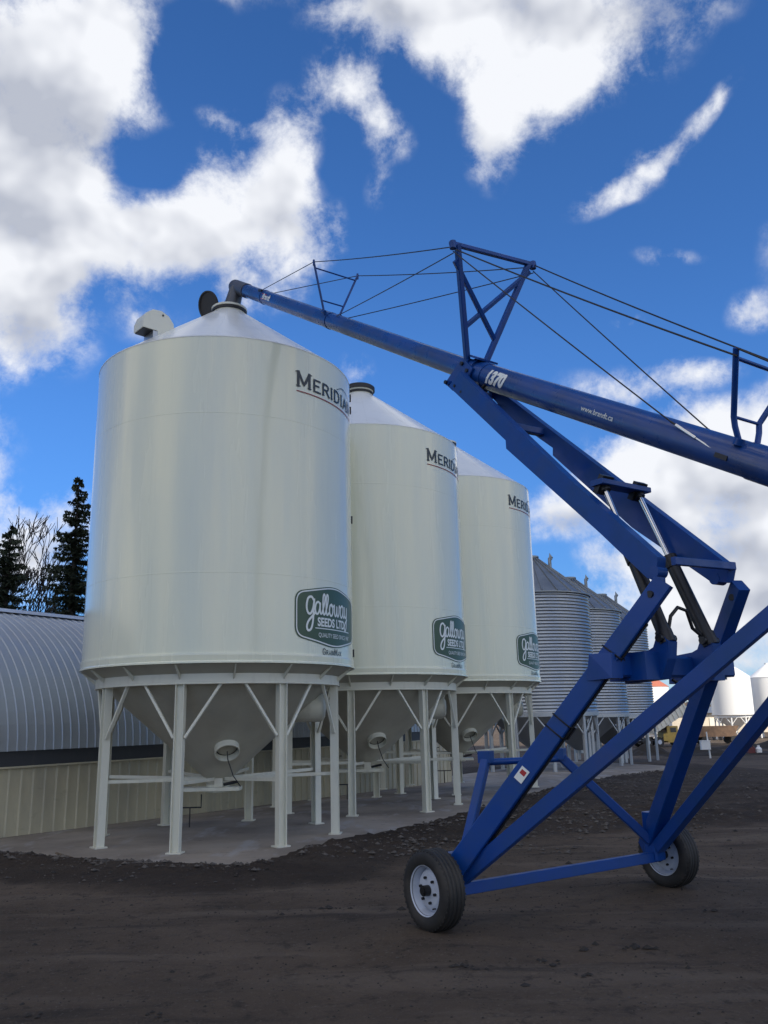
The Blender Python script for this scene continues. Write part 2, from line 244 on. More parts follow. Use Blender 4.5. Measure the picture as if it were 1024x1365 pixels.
M_wshed = mat('far_cream_siding', (.60,.53,.42), .6, var=[((.4,.4,.4), 4, (.45,.38,.30), .4, .7, .7)])
M_farw = mat('far_white_paint', (.80,.79,.76), .4, coat=.2)
M_redroof = mat('rust_red_roof', (.42,.14,.08), .5)
M_yel = mat('faded_yellow_paint', (.50,.33,.07), .5, var=[((3,3,3), 5, (.30,.19,.06), .45, .7, .6)])
M_glass = mat('dark_cab_glass', (.03,.04,.05), .1, spec=.8)
M_hwhite = mat('off_white_box_paint', (.72,.68,.58), .5)
M_wood = mat('weathered_plank', (.20,.15,.10), .8, var=[((30,3,30), 5, (.10,.075,.05), .4, .7, .8)])
M_stone = mat('gravel_stone', (.115,.100,.085), .9, var=[((9,9,9), 3, (.05,.044,.038), .35, .62, .9)])
M_clod = mat('dark_soil_clod', (.030,.026,.022), .95, bump=((60,60,60), .5, .01))
M_shade_cloud = mat('shade_cloud_white', (.9,.9,.92), 1.0, spec=0)

# ------------------------------------------------------------------ decals
SERIF = {  # strokes in a box 0..w by 0..1, second value is the advance width
 'M': ([[(.08,0),(.08,1)],[(.08,1),(.42,.12),(.76,1)],[(.76,1),(.76,0)]], .92, [(.08,0),(.76,0),(.04,1),(.80,1)]),
 'E': ([[(.08,0),(.08,1)],[(.08,1),(.60,1)],[(.08,.52),(.48,.52)],[(.08,0),(.62,0)]], .74, []),
 'R': ([[(.08,0),(.08,1)],[(.08,1),(.42,1),(.58,.90),(.62,.76),(.56,.60),(.42,.50),(.08,.50)],[(.36,.50),(.68,0)]], .80, [(.08,0),(.68,0)]),
 'I': ([[(.10,0),(.10,1)]], .30, [(.10,0),(.10,1)]),
 'D': ([[(.08,0),(.08,1)],[(.08,1),(.38,1),(.60,.86),(.70,.50),(.60,.14),(.38,0),(.08,0)]], .86, []),
 'A': ([[(.04,0),(.38,1),(.72,0)],[(.17,.34),(.60,.34)]], .82, [(.04,0),(.72,0)]),
 'N': ([[(.08,0),(.08,1)],[(.08,1),(.66,0)],[(.66,0),(.66,1)]], .84, [(.08,0),(.66,1),(.06,1)]),
 'G': ([[(.66,.78),(.52,.95),(.36,1),(.16,.88),(.06,.5),(.16,.12),(.36,0),(.56,.06),(.66,.2),(.66,.46),(.44,.46)]], .80, []),
 'X': ([[(.04,0),(.64,1)],[(.04,1),(.64,0)]], .74, [(.04,0),(.64,0),(.04,1),(.64,1)]),
}
def ribbon(pts, w, seg=.04):
    """flat stroke of width w along 2D points -> quads, subdivided"""
    P = []
    for a, b in zip(pts, pts[1:]):
        d = sqrt((b[0]-a[0])**2+(b[1]-a[1])**2); n = max(1, int(d/seg))
        for i in range(n): P.append((a[0]+(b[0]-a[0])*i/n, a[1]+(b[1]-a[1])*i/n))
    P.append(pts[-1]); vs = []; fs = []
    for i, p in enumerate(P):
        q0 = P[max(i-1, 0)]; q1 = P[min(i+1, len(P)-1)]; tx, ty = q1[0]-q0[0], q1[1]-q0[1]; l = sqrt(tx*tx+ty*ty) or 1
        nx, ny = -ty/l*w/2, tx/l*w/2
        ex = 0
        if i == 0: ex = -w*.35
        if i == len(P)-1: ex = w*.35
        vs += [(p[0]+nx+tx/l*ex, p[1]+ny+ty/l*ex), (p[0]-nx+tx/l*ex, p[1]-ny+ty/l*ex)]
    for i in range(len(P)-1): fs.append((2*i, 2*i+1, 2*i+3, 2*i+2))
    return vs, fs
def smooth2(pts, n=8):
    """Catmull-Rom through 2D points"""
    P = [pts[0]]+list(pts)+[pts[-1]]; out = []
    for i in range(1, len(P)-2):
        p0, p1, p2, p3 = P[i-1:i+3]
        for k in range(n):
            t = k/n; out.append(tuple(.5*((2*p1[j])+(-p0[j]+p2[j])*t+(2*p0[j]-5*p1[j]+4*p2[j]-p3[j])*t*t+(-p0[j]+3*p1[j]-3*p2[j]+p3[j])*t**3) for j in (0,1)))
    out.append(pts[-1]); return out
class Flat:
    """2D shapes to be wrapped on a surface; z layer kept per shape"""
    def __init__(s): s.items = []
    def stroke(s, pts, w, lay=0, seg=.04): v, f = ribbon(pts, w, seg); s.items.append((v, f, lay))
    def serif(s, word, x, y, h, h1=None, wt=.15, sx=1.0, lay=0):
        for i, ch in enumerate(word):
            hh = h1 if (i == 0 and h1) else h
            st, adv, sf = SERIF[ch]
            for k, g in enumerate(st): s.stroke([(x+a*hh*sx, y+b*hh) for a, b in g], wt*hh*(1.0 if h1 is None or i else .9), lay + .0002*k)
            for (a, b) in sf: s.stroke([(x+(a-.10)*hh*sx, y+(b*.94+.03)*hh), (x+(a+.10)*hh*sx, y+(b*.94+.03)*hh)], wt*hh*.45, lay+.0007)
            x += adv*hh*sx + .10*hh
        return x
    def text(s, txt, x, y, h, sx=1.0, bold=0.0, shear=0.0, lay=0, cuts=1):
        cu = bpy.data.curves.new('glyphs', 'FONT'); cu.body = txt; cu.size = 1.0; cu.offset = bold; cu.resolution_u = 4; cu.shear = shear
        ob = bpy.data.objects.new('glyphs', cu); COL.objects.link(ob)
        dg = bpy.context.evaluated_depsgraph_get(); dg.update()
        me = bpy.data.meshes.new_from_object(ob.evaluated_get(dg))
        bm = bmesh.new(); bm.from_mesh(me); bmesh.ops.triangulate(bm, faces=bm.faces)
        if cuts: bmesh.ops.subdivide_edges(bm, edges=[e for e in bm.edges if e.calc_length() > .12], cuts=cuts); bmesh.ops.triangulate(bm, faces=bm.faces)
        k = h/.72
        vs = [(x+v.co.x*k*sx, y+v.co.y*k) for v in bm.verts]; bm.verts.index_update()
        fs = [tuple(v.index for v in f.verts) for f in bm.faces]; s.items.append((vs, fs, lay)); bm.free()
        bpy.data.objects.remove(ob); bpy.data.curves.remove(cu); bpy.data.meshes.remove(me)
        return max(v[0] for v in vs)
    def to(s, mb, fn):
        for vs, fs, lay in s.items: mb.add([fn(a, b, lay) for a, b in vs], fs)
        return mb

# ------------------------------------------------------------------ cream hopper bins
BINS = [V((-2.562, 13.209, 0)), (V((-.471, 17.063, 0))), V((1.597, 20.701, 0))]
RT = 2.03
def wrap(o, ang0, r=RT+.008):
    """u metres along the wall from angle ang0 (degrees), z height"""
    return lambda u, z, lay=0: o + V((cos(radians(ang0)+u/RT)*(r+lay), sin(radians(ang0)+u/RT)*(r+lay), z))
def make_bin():
    o = BINS[0]
    root = thing('hopper_bin', '', 'grain bin', o)
    mb = MB()
    mb.lathe([(RT,2.40),(RT,3.56)], o, 128); mb.lathe([(RT,3.56),(RT+.0015,3.563),(RT+.0015,3.577),(RT,3.58)], o, 128)
    mb.lathe([(RT,3.58),(RT,5.83)], o, 128); mb.lathe([(RT,5.83),(RT+.0015,5.833),(RT+.0015,5.847),(RT,5.85)], o, 128)
    mb.lathe([(RT,5.85),(RT,7.00)], o, 128)
    tank = mb.build('tank', M_tank, root)
    MB().lathe([(RT,2.50),(RT+.012,2.50),(RT+.016,2.47),(RT+.012,2.40),(RT+.028,2.385),(RT+.028,2.365),(RT-.02,2.365)], o, 128).build('bottom_rim', M_tank, root)
    # roof cone with radial seams
    mb = MB(); mb.lathe([(RT+.004,6.99),(RT+.005,7.005),(RT-.01,7.012),(.28,8.33)], o, 96)
    for k in range(16):
        a = k*pi/8+.1; mb.beam(o+V((cos(a)*(RT-.02), sin(a)*(RT-.02), 7.016)), o+V((cos(a)*.3, sin(a)*.3, 8.313)), .018, .008)
    mb.build('roof', M_roofc, root)
    mb = MB(); mb.lathe([(.27,8.30),(.27,8.41),(.30,8.41),(.30,8.445),(.24,8.445),(.24,8.35)], o, 40); MB().lathe([(.272,8.36),(.292,8.365),(.292,8.40),(.272,8.405)], o, 40).build('collar_clamp', M_black, root)
    col_ = mb.build('filler_collar', M_frame, root)
    # sloping skirt, ring beam, gussets
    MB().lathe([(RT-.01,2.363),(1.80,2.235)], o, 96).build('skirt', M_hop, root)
    mb = MB(); mb.lathe([(1.80,2.25),(1.815,2.25),(1.815,2.125),(1.825,2.12),(1.825,2.108),(1.62,2.108),(1.62,2.12),(1.79,2.13),(1.79,2.25)], o, 96)
    mb.build('ring_beam', M_frame, root)
    for k in range(16):
        a = radians(39)+k*pi/8; r = V((cos(a), sin(a), 0)); t = V((-sin(a), cos(a), 0))
        MB().prism([o+r*1.816+V((0,0,2.235)), o+r*(RT-.03)+V((0,0,2.355)), o+r*(RT-.01)+V((0,0,2.352)), o+r*1.818+V((0,0,2.17))], t*.02).build('gusset', M_frame, root)
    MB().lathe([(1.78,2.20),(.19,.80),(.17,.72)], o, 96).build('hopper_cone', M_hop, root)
    # legs, base plates, braces, tie bars
    for k in range(8):
        a = radians(219)+k*pi/4; r = V((cos(a), sin(a), 0)); t = V((-sin(a), cos(a), 0))
        lg = MB()
        foot = o+r*1.765; top = o+r*1.755+V((0,0,2.115))
        for sgn in (-1, 1): lg.beam(foot+t*.055*sgn, top+t*.055*sgn, .012, .11, r)
        lg.beam(foot, top, .102, .014, r)
        leg = lg.build('leg', M_frame, root)
        MB().box(foot+V((0,0,.012)), .20, .17, .018, Matrix.Rotation(a+pi/2, 3, 'Z')).build('base_plate', M_frame, leg)
        for sgn in (-1, 1):
            aa = a+sgn*radians(17.5)
            MB().beam(foot+t*.075*sgn+V((0,0,1.42)), o+V((cos(aa)*1.76, sin(aa)*1.76, 2.12)), .035, .045, r).build('brace', M_frame, root)
        MB().beam(o+r*1.70+V((0,0,.845)), o+r*.16+V((0,0,.80)), .02, .048).build('tie_bar', M_frame, root)
    # manhole on the cone, outlet gate and its rack
    ad = radians(-70); r = V((cos(ad), sin(ad), 0)); nrm = (r*1.4-V((0,0,1.6))).normalized(); c = o+r*.70+V((0,0,1.25))
    mb = MB(); mb.lathe([(.178,-.06),(.178,.095),(.165,.095),(.160,-.02)], c, 36, nrm); mh = mb.build('manhole', M_frame, root)
    mb = MB(); mb.lathe([(.150,-.01),(.12,.0),(.001,.005)], c, 30, nrm); mb.build('manhole_cover', M_hop, mh); MB().lathe([(.160,.003),(.145,.003)], c, 30, nrm).build('gasket', M_black, mh)
    mb = MB(); b0 = c+nrm*.06; mb.tube([b0, b0+V((.02,-.06,-.10)), b0+V((.10,-.05,-.33)), b0+V((.20,0,-.48))], .008, 6); mb.build('sight_cord', M_black, mh)
    mb = MB(); mb.lathe([(.17,.74),(.17,.64),(.19,.64),(.19,.61),(.001,.61)], o, 24); mb.box(o+V((-.12,-.1,.66)), .95, .30, .05); mb.box(o+V((.05,-.18,.75)), .12, .1, .12)
    gt = mb.build('outlet_gate', M_frame, root)
    mb = MB(); p = o+V((-.30,-.30,0))
    mb.tube([p+V((-.2,0,.60)), p+V((-.2,0,.42)), p+V((.12,0,.42)), p+V((.12,0,.60))], .012, 6); mb.tube([p+V((-.04,0,.42)), p+V((-.04,0,.15))], .01, 6)
    mb.build('gate_rack', M_dark, gt)
    MB().tube([p+V((-.2,0,.74)), p+V((-.2,0,.94)), p+V((-.14,0,.94))], .012, 6).build('gate_lever', M_dark, gt); MB().tube([p+V((.42,.1,.72)), p+V((.62,.1,.76))], .022, 8).build('gate_handle', M_dark, gt)
    # aeration duct
    ax = V((cos(radians(3)), sin(radians(3)), 0)); c = o+ax*1.05+V((0,-.02,1.80))
    mb = MB(); mb.lathe([(.05,0),(.215,.02),(.215,.46),(.195,.52),(.14,.55),(.001,.56)], c, 32, ax, sharp=False); du = mb.build('aeration_duct', M_frame, root)
    MB().box(c+ax*.30+V((.1,.1,.22)), .06, .05, .10).build('duct_latch', M_dark, du)
    mb = MB(); a = radians(8)
    for z in (6.90, 6.68, 4.78, 2.62): MB().box(o+V((cos(a)*(RT+.012), sin(a)*(RT+.012), z)), .04, .05, .12, Matrix.Rotation(a, 3, 'Z')).build('ladder_bracket', M_dark, root)
    # maker's name
    F = Flat(); xe = F.serif('MERIDIAN', 0, 6.40, .182, .235, .165, 1.0)
    k = 1.60/xe; F.items = [([(a*k, b) for a, b in v], f, l) for v, f, l in F.items]
    F.stroke(smooth2([(.92,6.62),(1.12,6.70),(1.36,6.68),(1.56,6.60)]), .012)
    wf = wrap(o, -49.5)
    mk = F.to(MB(), wf).build('name_lettering', M_let, tank)
    F = Flat(); F.stroke([(0,6.325),(1.60,6.325)], .016); F.to(MB(), wf).build('underline', M_red, tank)
    F = Flat(); xe = F.serif('GRAIN', 0, 2.50, .066, .09, .15, 1.0); F.serif('MAX', xe, 2.50, .066, .09, .15, 1.0); F.to(MB(), wrap(o, -35.5)).build('model_lettering', M_let, tank)
    # company sign
    def hexa(w, he, hm, rr, n=7):
        """rounded six-cornered badge: half width w, half height he at the sides, hm in the middle"""
        pts = [(-w,-he),(0,-hm),(w,-he),(w,he),(0,hm),(-w,he)]; out = []
        for i, p in enumerate(pts):
            a = pts[i-1]; b = pts[(i+1) % 6]; R_ = rr if p[0] else rr*1.6
            la = sqrt((a[0]-p[0])**2+(a[1]-p[1])**2); lb = sqrt((b[0]-p[0])**2+(b[1]-p[1])**2)
            s0 = (p[0]+(a[0]-p[0])*R_/la, p[1]+(a[1]-p[1])*R_/la); s1 = (p[0]+(b[0]-p[0])*R_/lb, p[1]+(b[1]-p[1])*R_/lb)
            for k in range(n+1):
                t = k/n; out.append(tuple((1-t)**2*s0[j]+2*t*(1-t)*p[j]+t*t*s1[j] for j in (0,1)))
        return out
    def fill(poly):
        """vertical strips between the lower and upper outline"""
        def ys(x):
            r_ = []
            for a, b in zip(poly, poly[1:]+poly[:1]):
                if (a[0]-x)*(b[0]-x) <= 0 and abs(a[0]-b[0]) > 1e-9: r_.append(a[1]+(b[1]-a[1])*(x-a[0])/(b[0]-a[0]))
            return (min(r_), max(r_)) if r_ else (0, 0)
        x0 = min(p[0] for p in poly)+1e-4; x1 = max(p[0] for p in poly)-1e-4; n = 60; xs = [x0+(x1-x0)*(.5-.5*cos(pi*i/n)) for i in range(n+1)]
        vs = []; fs = []
        for x in xs: lo, hi = ys(x); vs += [(x, lo), (x, hi)]
        for i in range(n): fs.append((2*i, 2*i+2, 2*i+3, 2*i+1))
        return vs, fs
    ws = wrap(o, -27.6, RT+.006); zc = 3.045
    sh = lambda P: [(a, b+zc) for a, b in P]
    # rim, pale line, field
    F = Flat(); v, f = fill(sh(hexa(.80,.315,.455,.14))); F.items.append((v, f, 0)); sg = F.to(MB(), ws).build('company_sign', M_green, tank)
    F = Flat(); h = sh(hexa(.772,.295,.430,.13)); F.stroke(h+[h[0]], .018, .004); F.stroke([(-.43,2.865),(.52,2.865)], .013, .004)
    # handwritten word, drawn stroke by stroke
    def script(pts, w, x, y, k): F.stroke(smooth2([(x+a*k, y+b*k) for a, b in pts], 9), w, .004 + .0003*(len(F.items) % 5), .02)
    k = .185; y0 = 3.06; x = -.60; w = .030
    script([(.62,.92),(.42,1.12),(.12,.98),(0,.45),(.12,.05),(.36,.02),(.58,.42),(.68,1.0),(.62,.3),(.55,-.5),(.38,-1.0),(.12,-1.10),(.02,-.85),(.16,-.50),(.50,-.16),(.80,.12)], w*1.1, x, y0, k*1.15)
    x += .78*k
    script([(.66,.75),(.45,.95),(.20,.80),(.10,.40),(.20,.06),(.40,.06),(.58,.40),(.66,.90),(.64,.30),(.74,.06),(.95,.20)], w, x, y0, k); x += .86*k
    script([(.02,.2),(.28,.85),(.38,1.40),(.26,1.60),(.14,1.3),(.12,.5),(.22,.04),(.42,.16)], w, x, y0, k); x += .40*k
    script([(.02,.2),(.28,.85),(.38,1.40),(.26,1.60),(.14,1.3),(.12,.5),(.22,.04),(.46,.20)], w, x, y0, k); x += .46*k
    script([(.40,.88),(.18,.80),(.08,.40),(.20,.04),(.44,.08),(.56,.45),(.48,.80),(.34,.90),(.42,.76),(.80,.80)], w, x, y0, k); x += .72*k
    script([(.04,.88),(.06,.35),(.18,.04),(.36,.20),(.44,.80),(.46,.25),(.60,.04),(.78,.30),(.84,.88),(.98,.80)], w, x, y0, k); x += .92*k
    script([(.66,.75),(.45,.95),(.20,.80),(.10,.40),(.20,.06),(.40,.06),(.58,.40),(.66,.90),(.64,.30),(.74,.06),(.95,.20)], w, x, y0, k); x += .86*k
    script([(.06,.88),(.10,.30),(.26,.06),(.46,.30),(.56,.90),(.52,.1),(.40,-.7),(.14,-1.0),(.02,-.72),(.20,-.36),(.60,-.05)], w, x, y0, k)
    F.text('SEEDS LTD.', -.39, 2.900, .120, .90, .035, lay=.004)
    F.text('QUALITY SEED SINCE 1947', -.37, 2.745, .062, .86, .004, lay=.004)
    F.to(MB(), ws).build('sign_lettering', M_wht, sg)
    return root
bin1 = make_bin(); bin2 = copy_tree(bin1); bin3 = copy_tree(bin1)
bin2.location = BINS[1]; bin3.location = BINS[2]
G = 'cream hopper bins standing in a row'
tag(bin1, 'nearest cream hopper bin, with the auger spout and an open black lid on its roof', 'grain bin', G)
tag(bin2, 'middle cream hopper bin, with a closed black cap on its pointed roof', 'grain bin', G)
tag(bin3, 'farthest cream hopper bin of the front row, beside the corrugated grey bins', 'grain bin', G)
def black_cap(o, root):
    MB().lathe([(.31,8.44),(.33,8.44),(.33,8.52),(.30,8.545),(.001,8.56)], o, 40).build('filler_cap', M_black, root)
black_cap(BINS[1], bin2)
# open lid, standing beside the collar of the first bin
o = BINS[0]
ax = V((-.62,-.70,-.32)).normalized(); lc = o+V((-.34,-.04,8.51))
mb = MB(); mb.lathe([(.001,-.035),(.18,-.03),(.235,-.012),(.25,0),(.25,.03),(.228,.03),(.22,.012),(.001,.008)], lc, 40, ax)
for k in range(4):
    pass
mb.build('open_lid', M_black, bin1)
# goose-neck roof vent
vc = o+V((-.88,-1.02,0)); dx = V((-.74,-.67,0)).normalized(); dy = V((.67,-.74,0)).normalized()
def vp(a, z): return vc+dx*a+V((0,0,z))
prof = [(a_*.84, 7.30+(z_-7.30)*.87) for a_, z_ in ((-.18,7.30),(-.21,7.55),(-.17,7.74),(-.07,7.86),(.08,7.92),(.25,7.90),(.38,7.80),(.43,7.66),(.43,7.52),(.14,7.52),(.12,7.30))]
rv = MB().prism([vp(a, z) for a, z in prof], dy*.31).build('roof_vent', M_frame, bin1)
mb = MB(); mb.box(vp(.24,7.485), .21, .28, .02, Matrix((dx, dy, V((0,0,1)))).transposed()); mb.build('vent_screen', M_dark, rv); MB().tube([vp(.04,7.77)+dy*.153, vp(.04,7.77)+dy*.165], .016, 10).build('vent_bolt', M_dark, rv)
MB().box(vp(.14,7.42), .10, .302, .12, Matrix((dx, dy, V((0,0,1)))).transposed()).build('vent_neck', M_galv, rv)

# ------------------------------------------------------------------ auger
AO = V((-2.4798, 13.2652, 0)); Ad = V((-.566406, .824126, 0)); An = V((.824126, .566406, 0)); ZU = V((0,0,1))
def AL(a, l, z): return AO - Ad*a + An*l + ZU*z
A0 = AL(6.9, 0, 0)
aug = thing('grain_auger', 'long blue grain auger on a two-wheeled scissor frame, its spout over the nearest cream bin', 'grain auger', A0)
KN = 6.2
def tz(a): return ZK+(KN-a)*SU if a < KN else ZK-(a-KN)*.5973     # tube axis, slightly bent at the joint
UA, UZ = 1.203, 8.156
ZK = 4.804+(6.584-KN)*.5973; SU = (UZ-ZK)/(KN-UA)
TD = (AL(1, 0, tz(1))-AL(0, 0, tz(0))).normalized(); TN = TD.cross(An).normalized()
if TN.z < 0: TN = -TN
def T(a, l=0, h=0): return AL(a, 0, tz(a)) + An*l + TN*h
def tubes(a0, a1, r): return [T(a0+(a1-a0)*i/8) for i in range(9)]
mb = MB(); mb.tube(tubes(.02, 6.20, 0), .110, 36); up_t = mb.build('upper_tube', M_tube, aug)
mb = MB(); mb.tube(tubes(6.18, 12.6, 0), .130, 36); lo_t = mb.build('lower_tube', M_tube, aug)
mb = MB(); mb.tube([T(12.5), T(12.95)], .24, 28); mb.tube([T(12.9), T(13.4)], .3, 28); mb.build('intake_boot', M_blue, aug)
# weld rings and seam
for a, r, w in ((1.14,.117,.05),(3.16,.117,.06)): MB().tube([T(a), T(a+w)], r, 36).build('tube_band', M_tube, up_t)
for a, r, w in ((6.12,.150,.06),(6.22,.138,.10),(9.05,.136,.30),(10.6,.14,.1)): MB().tube([T(a), T(a+w)], r, 36).build('tube_band', M_tube, lo_t)
mb = MB(); mb.tube([T(1.2,.05,.105), T(6.1,.05,.105)], .007, 6); mb.build('hydraulic_line', M_black, aug); mb = MB(); mb.tube([T(6.2,.06,.122), T(12.3,.06,.122)], .008, 6); mb.build('hydraulic_line', M_black, aug)
# head and spout
mb = MB(); h0 = T(.02); mb.tube([T(.50), T(.0)], .122, 32); hd = mb.build('discharge_head', M_spout, aug)
mb = MB(); mb.tube([T(-.07), T(-.03), T(.03)], [.07,.112,.124], 32); mb.build('end_cap', M_tube, hd)
s0 = AL(.13,-.03,tz(.13)-.08); s1 = BINS[0]+V((0,0,8.38))
mb = MB(); mb.tube([s0+V((0,0,.06)), s0*.5+s1*.5, s1], [.118,.132,.160], 28); mb.build('spout', M_spout, hd)
# clamp saddle at the joint
mb = MB()
for s in (-1, 1):
    mb.prism([T(6.02,.152*s,.05), T(6.10,.152*s,.09), T(6.24,.152*s,.04), T(6.20,.152*s,-.14), T(6.10,.19*s,-.24), T(5.96,.19*s,-.20)], An*.022)
mb.tube([T(6.03,-.235,-.18), T(6.03,.235,-.18)], .03, 12); mb.tube([T(6.17,-.17,-.14), T(6.17,.17,-.14)], .02, 12)
mb.box(T(6.14,0,.150), .24, .26, .02, Matrix((TD, An, TN)).transposed())
mb.build('clamp_saddle', M_blue, aug)
mb = MB()
for a, l, h in ((6.08,-.166,.05),(6.18,-.166,.0),(6.02,-.24,-.18)): mb.tube([T(a,l,h), T(a,l-.02,h)], .022, 6)
mb.build('bolts', M_dark, aug)['kind'] = 'stuff'
# small items hanging under the joint (hose coil)
mb = MB(); mb.tube([T(6.1,-.15,-.08), T(6.18,-.17,-.17), T(6.28,-.15,-.20), T(6.38,-.12,-.17), T(6.42,-.11,-.08)], .018, 8); mb.build('hose_loop', M_black, aug)

# cable spreaders: frames standing across the tube
def spreader(at, bw, ct, tw, rods, r, bar, cross, tilt=0):
    """at: a of foot; bw half width at foot; ct (a, z) of top; tw half width"""
    mb = MB(); base = {}; top = {}
    for s in (-1, 1):
        base[s] = T(at, bw*s, .10); top[s] = AL(ct[0]-.03*s*tilt, tw*s, ct[1]+.08*s*tilt)
    post = {s: top[s].lerp(top[-s], .055 if tilt else 0) for s in (-1, 1)}
    for s in (-1, 1): mb.beam(base[s], post[s]+(post[s]-base[s]).normalized()*.01, r, r, An)
    if bar: mb.beam(top[-1]-An*.03, top[1]+An*.03, bar, bar, ZU)
    for (s0_, t0, s1_, t1) in cross: mb.beam(base[s0_].lerp(top[s0_], t0), base[s1_].lerp(top[s1_], t1), r*.8, r*.8, TD)
    for s in (-1, 1):
        mb.tube([top[s]-ZU*.05, top[s]+ZU*.03], r*.62, 8)
        mb.tube([base[s]-TD*.04-TN*.01, base[s]+TD*.04-TN*.01], .026, 10)
    return mb, base, top
mb, b1, t1 = spreader(6.08, .12, (6.505, 6.255), .58, 0, .056, .045, [(-1,.28,1,.92),(1,.22,-1,.86)], 1)
mb.beam(b1[-1], b1[1], .03, .04); mb.build('tall_spreader', M_blue, aug)
mb, b2, t2 = spreader(3.17, .125, (3.345, 7.625), .35, 0, .024, None, [(-1,.88,1,.88),(-1,.22,1,.22)])
mb.build('small_spreader', M_blue, aug)
# lower spreader with bent posts
mb = MB(); t3 = {}
for s in (-1, 1):
    f = T(8.97, .11*s, .11); k_ = AL(9.04, .155*s, 3.645); tp = AL(9.25, .36*s, 4.045); t3[s] = tp
    mb.tube([f, f.lerp(k_,.6)+An*.01*s, k_, k_.lerp(tp,.1), tp], .022, 12); mb.tube([f-TN*.03, f+TN*.02], .038, 12)
mb.tube([t3[-1].lerp(AL(9.04,-.155,3.645), .14), t3[1].lerp(AL(9.04,.155,3.645), .14)], .015, 8); mb.tube([AL(9.04,-.15,3.645), AL(9.04,.15,3.645)], .012, 8)
mb.build('low_spreader', M_blue, aug)
E3 = {-1: AL(8.50,-.135,3.78), 1: AL(8.66,.10,3.71)}
def cable(p, q, r=.006, sag=.0):
    mb = MB(); n = 10; mb.tube([p.lerp(q, i/n)-ZU*sag*4*(i/n)*(1-i/n) for i in range(n+1)], r, 6); return mb.build('cable', M_dark, aug)
for s in (-1, 1):
    cable(T(1.14, .09*s, .08), t2[s], .006); cable(t2[s], t1[s]-ZU*.03, .006, .02)
    cable(t1[s] if s > 0 else AL(6.58,-.575,6.09), t3[s]-ZU*(0 if s > 0 else .06), .0075, .02); cable(t3[s], T(12.2, .12*s, .10), .0075)
    cable(t1[s]-ZU*.08, E3[s], .0065, .01)
    cable(T(3.42, .07*s, .09), t1[s]-ZU*.10, .006, .01)
for s in (-1, 1):
    MB().tube([T(1.08,.09*s,.08), T(1.18,.09*s,.09)], .02, 8).build('cable_anchor', M_dark, aug)
    p = E3[s]; q = T(8.86,.12*s,-.01); MB().tube([p.lerp(q,.12), p.lerp(q,.55)], .014, 8).build('turnbuckle', M_chrome, aug)
    MB().tube([p, p.lerp(q,.12)], .009, 6).build('shackle', M_dark, aug); MB().tube([p.lerp(q,.55), q], .008, 6).build('anchor_rod', M_chrome, aug)
    MB().box(T(8.90,.122*s,-.03), .11, .025, .035, Matrix((TD, An, TN)).transposed()).build('anchor_lug', M_dark, aug)

# upper arms: tapered box plates
UPN=[(6.232, -0.215, 4.946), (6.175, -0.212, 5.019), (5.968, -0.198, 4.932), (6.831, -0.255, 4.084), (6.832, -0.255, 4.003), (7.923, -0.328, 2.984), (8.348, -0.357, 2.567), (8.441, -0.363, 2.52), (8.444, -0.363, 2.588), (8.466, -0.364, 2.701), (7.682, -0.312, 3.451), (7.476, -0.298, 3.656), (7.072, -0.271, 4.071)]
UPF=[(6.185, 0.212, 4.955), (6.073, 0.205, 4.988), (6.162, 0.21, 4.834), (6.49, 0.231, 4.423), (6.697, 0.245, 4.27), (6.924, 0.259, 4.07), (6.917, 0.259, 3.997), (7.718, 0.31, 3.143), (8.389, 0.353, 2.581), (8.513, 0.361, 2.56), (8.552, 0.363, 2.674), (8.537, 0.362, 2.7), (7.616, 0.303, 3.583), (6.758, 0.249, 4.402)]
for P_, s in ((UPN,-1),(UPF,1)):
    mb = MB(); mb.prism([AL(*p) for p in P_], An*.095)
    ar = mb.build('upper_arm', M_blue, aug)
# lower arms
LB = {-1: AL(6.955,-1.17,.50), 1: AL(6.90,1.17,.52)}; LT = {-1: AL(8.465,-.42,2.475), 1: AL(8.54,.42,2.495)}
for s in (-1, 1):
    d_ = (LT[s]-LB[s]).normalized()
    ar = MB().beam(LB[s]-d_*.18, LT[s]+d_*.055, .125, .165, ZU, ch=.06, w2=.095, h2=.135).build('lower_arm', M_blue, aug)
    mb = MB(); c = LT[s]-d_*.06
    mb.tube([c-An*.062, c+An*.062], .026, 14); mb.build('knee_pin', M_dark, ar)
    mb = MB()
    up_ = (ZU-d_*d_.z).normalized()
    kp = AL(8.42,(-.36 if s < 0 else .36),2.60); mb.tube([kp-An*.055, kp+An*.055], .045, 20); mb.build('knee_plate', M_blue, ar)
# knee: side bar joining both arms, and the upper cross members
MB().beam(AL(8.545,-.34,2.665), AL(8.565,.36,2.68), .04, .06).build('knee_bar', M_blue, aug)
MB().beam(AL(6.80,-.24,4.25), AL(6.80,.24,4.26), .07, .07).build('cross_member', M_blue, aug); MB().beam(AL(6.15,-.2,4.84), AL(6.15,.2,4.85), .05, .05).build('cross_member', M_blue, aug)
MB().beam(AL(7.86,-.30,3.43), AL(7.86,.30,3.43), .13, .045).build('cross_member', M_blue, aug)
mb = MB()
for s in (-1, 1): mb.box(AL(7.855,.21*s,3.42), .05, .13, .16, Matrix((TD, An, TN)).transposed())
mb.build('ram_bracket', M_dark, aug)
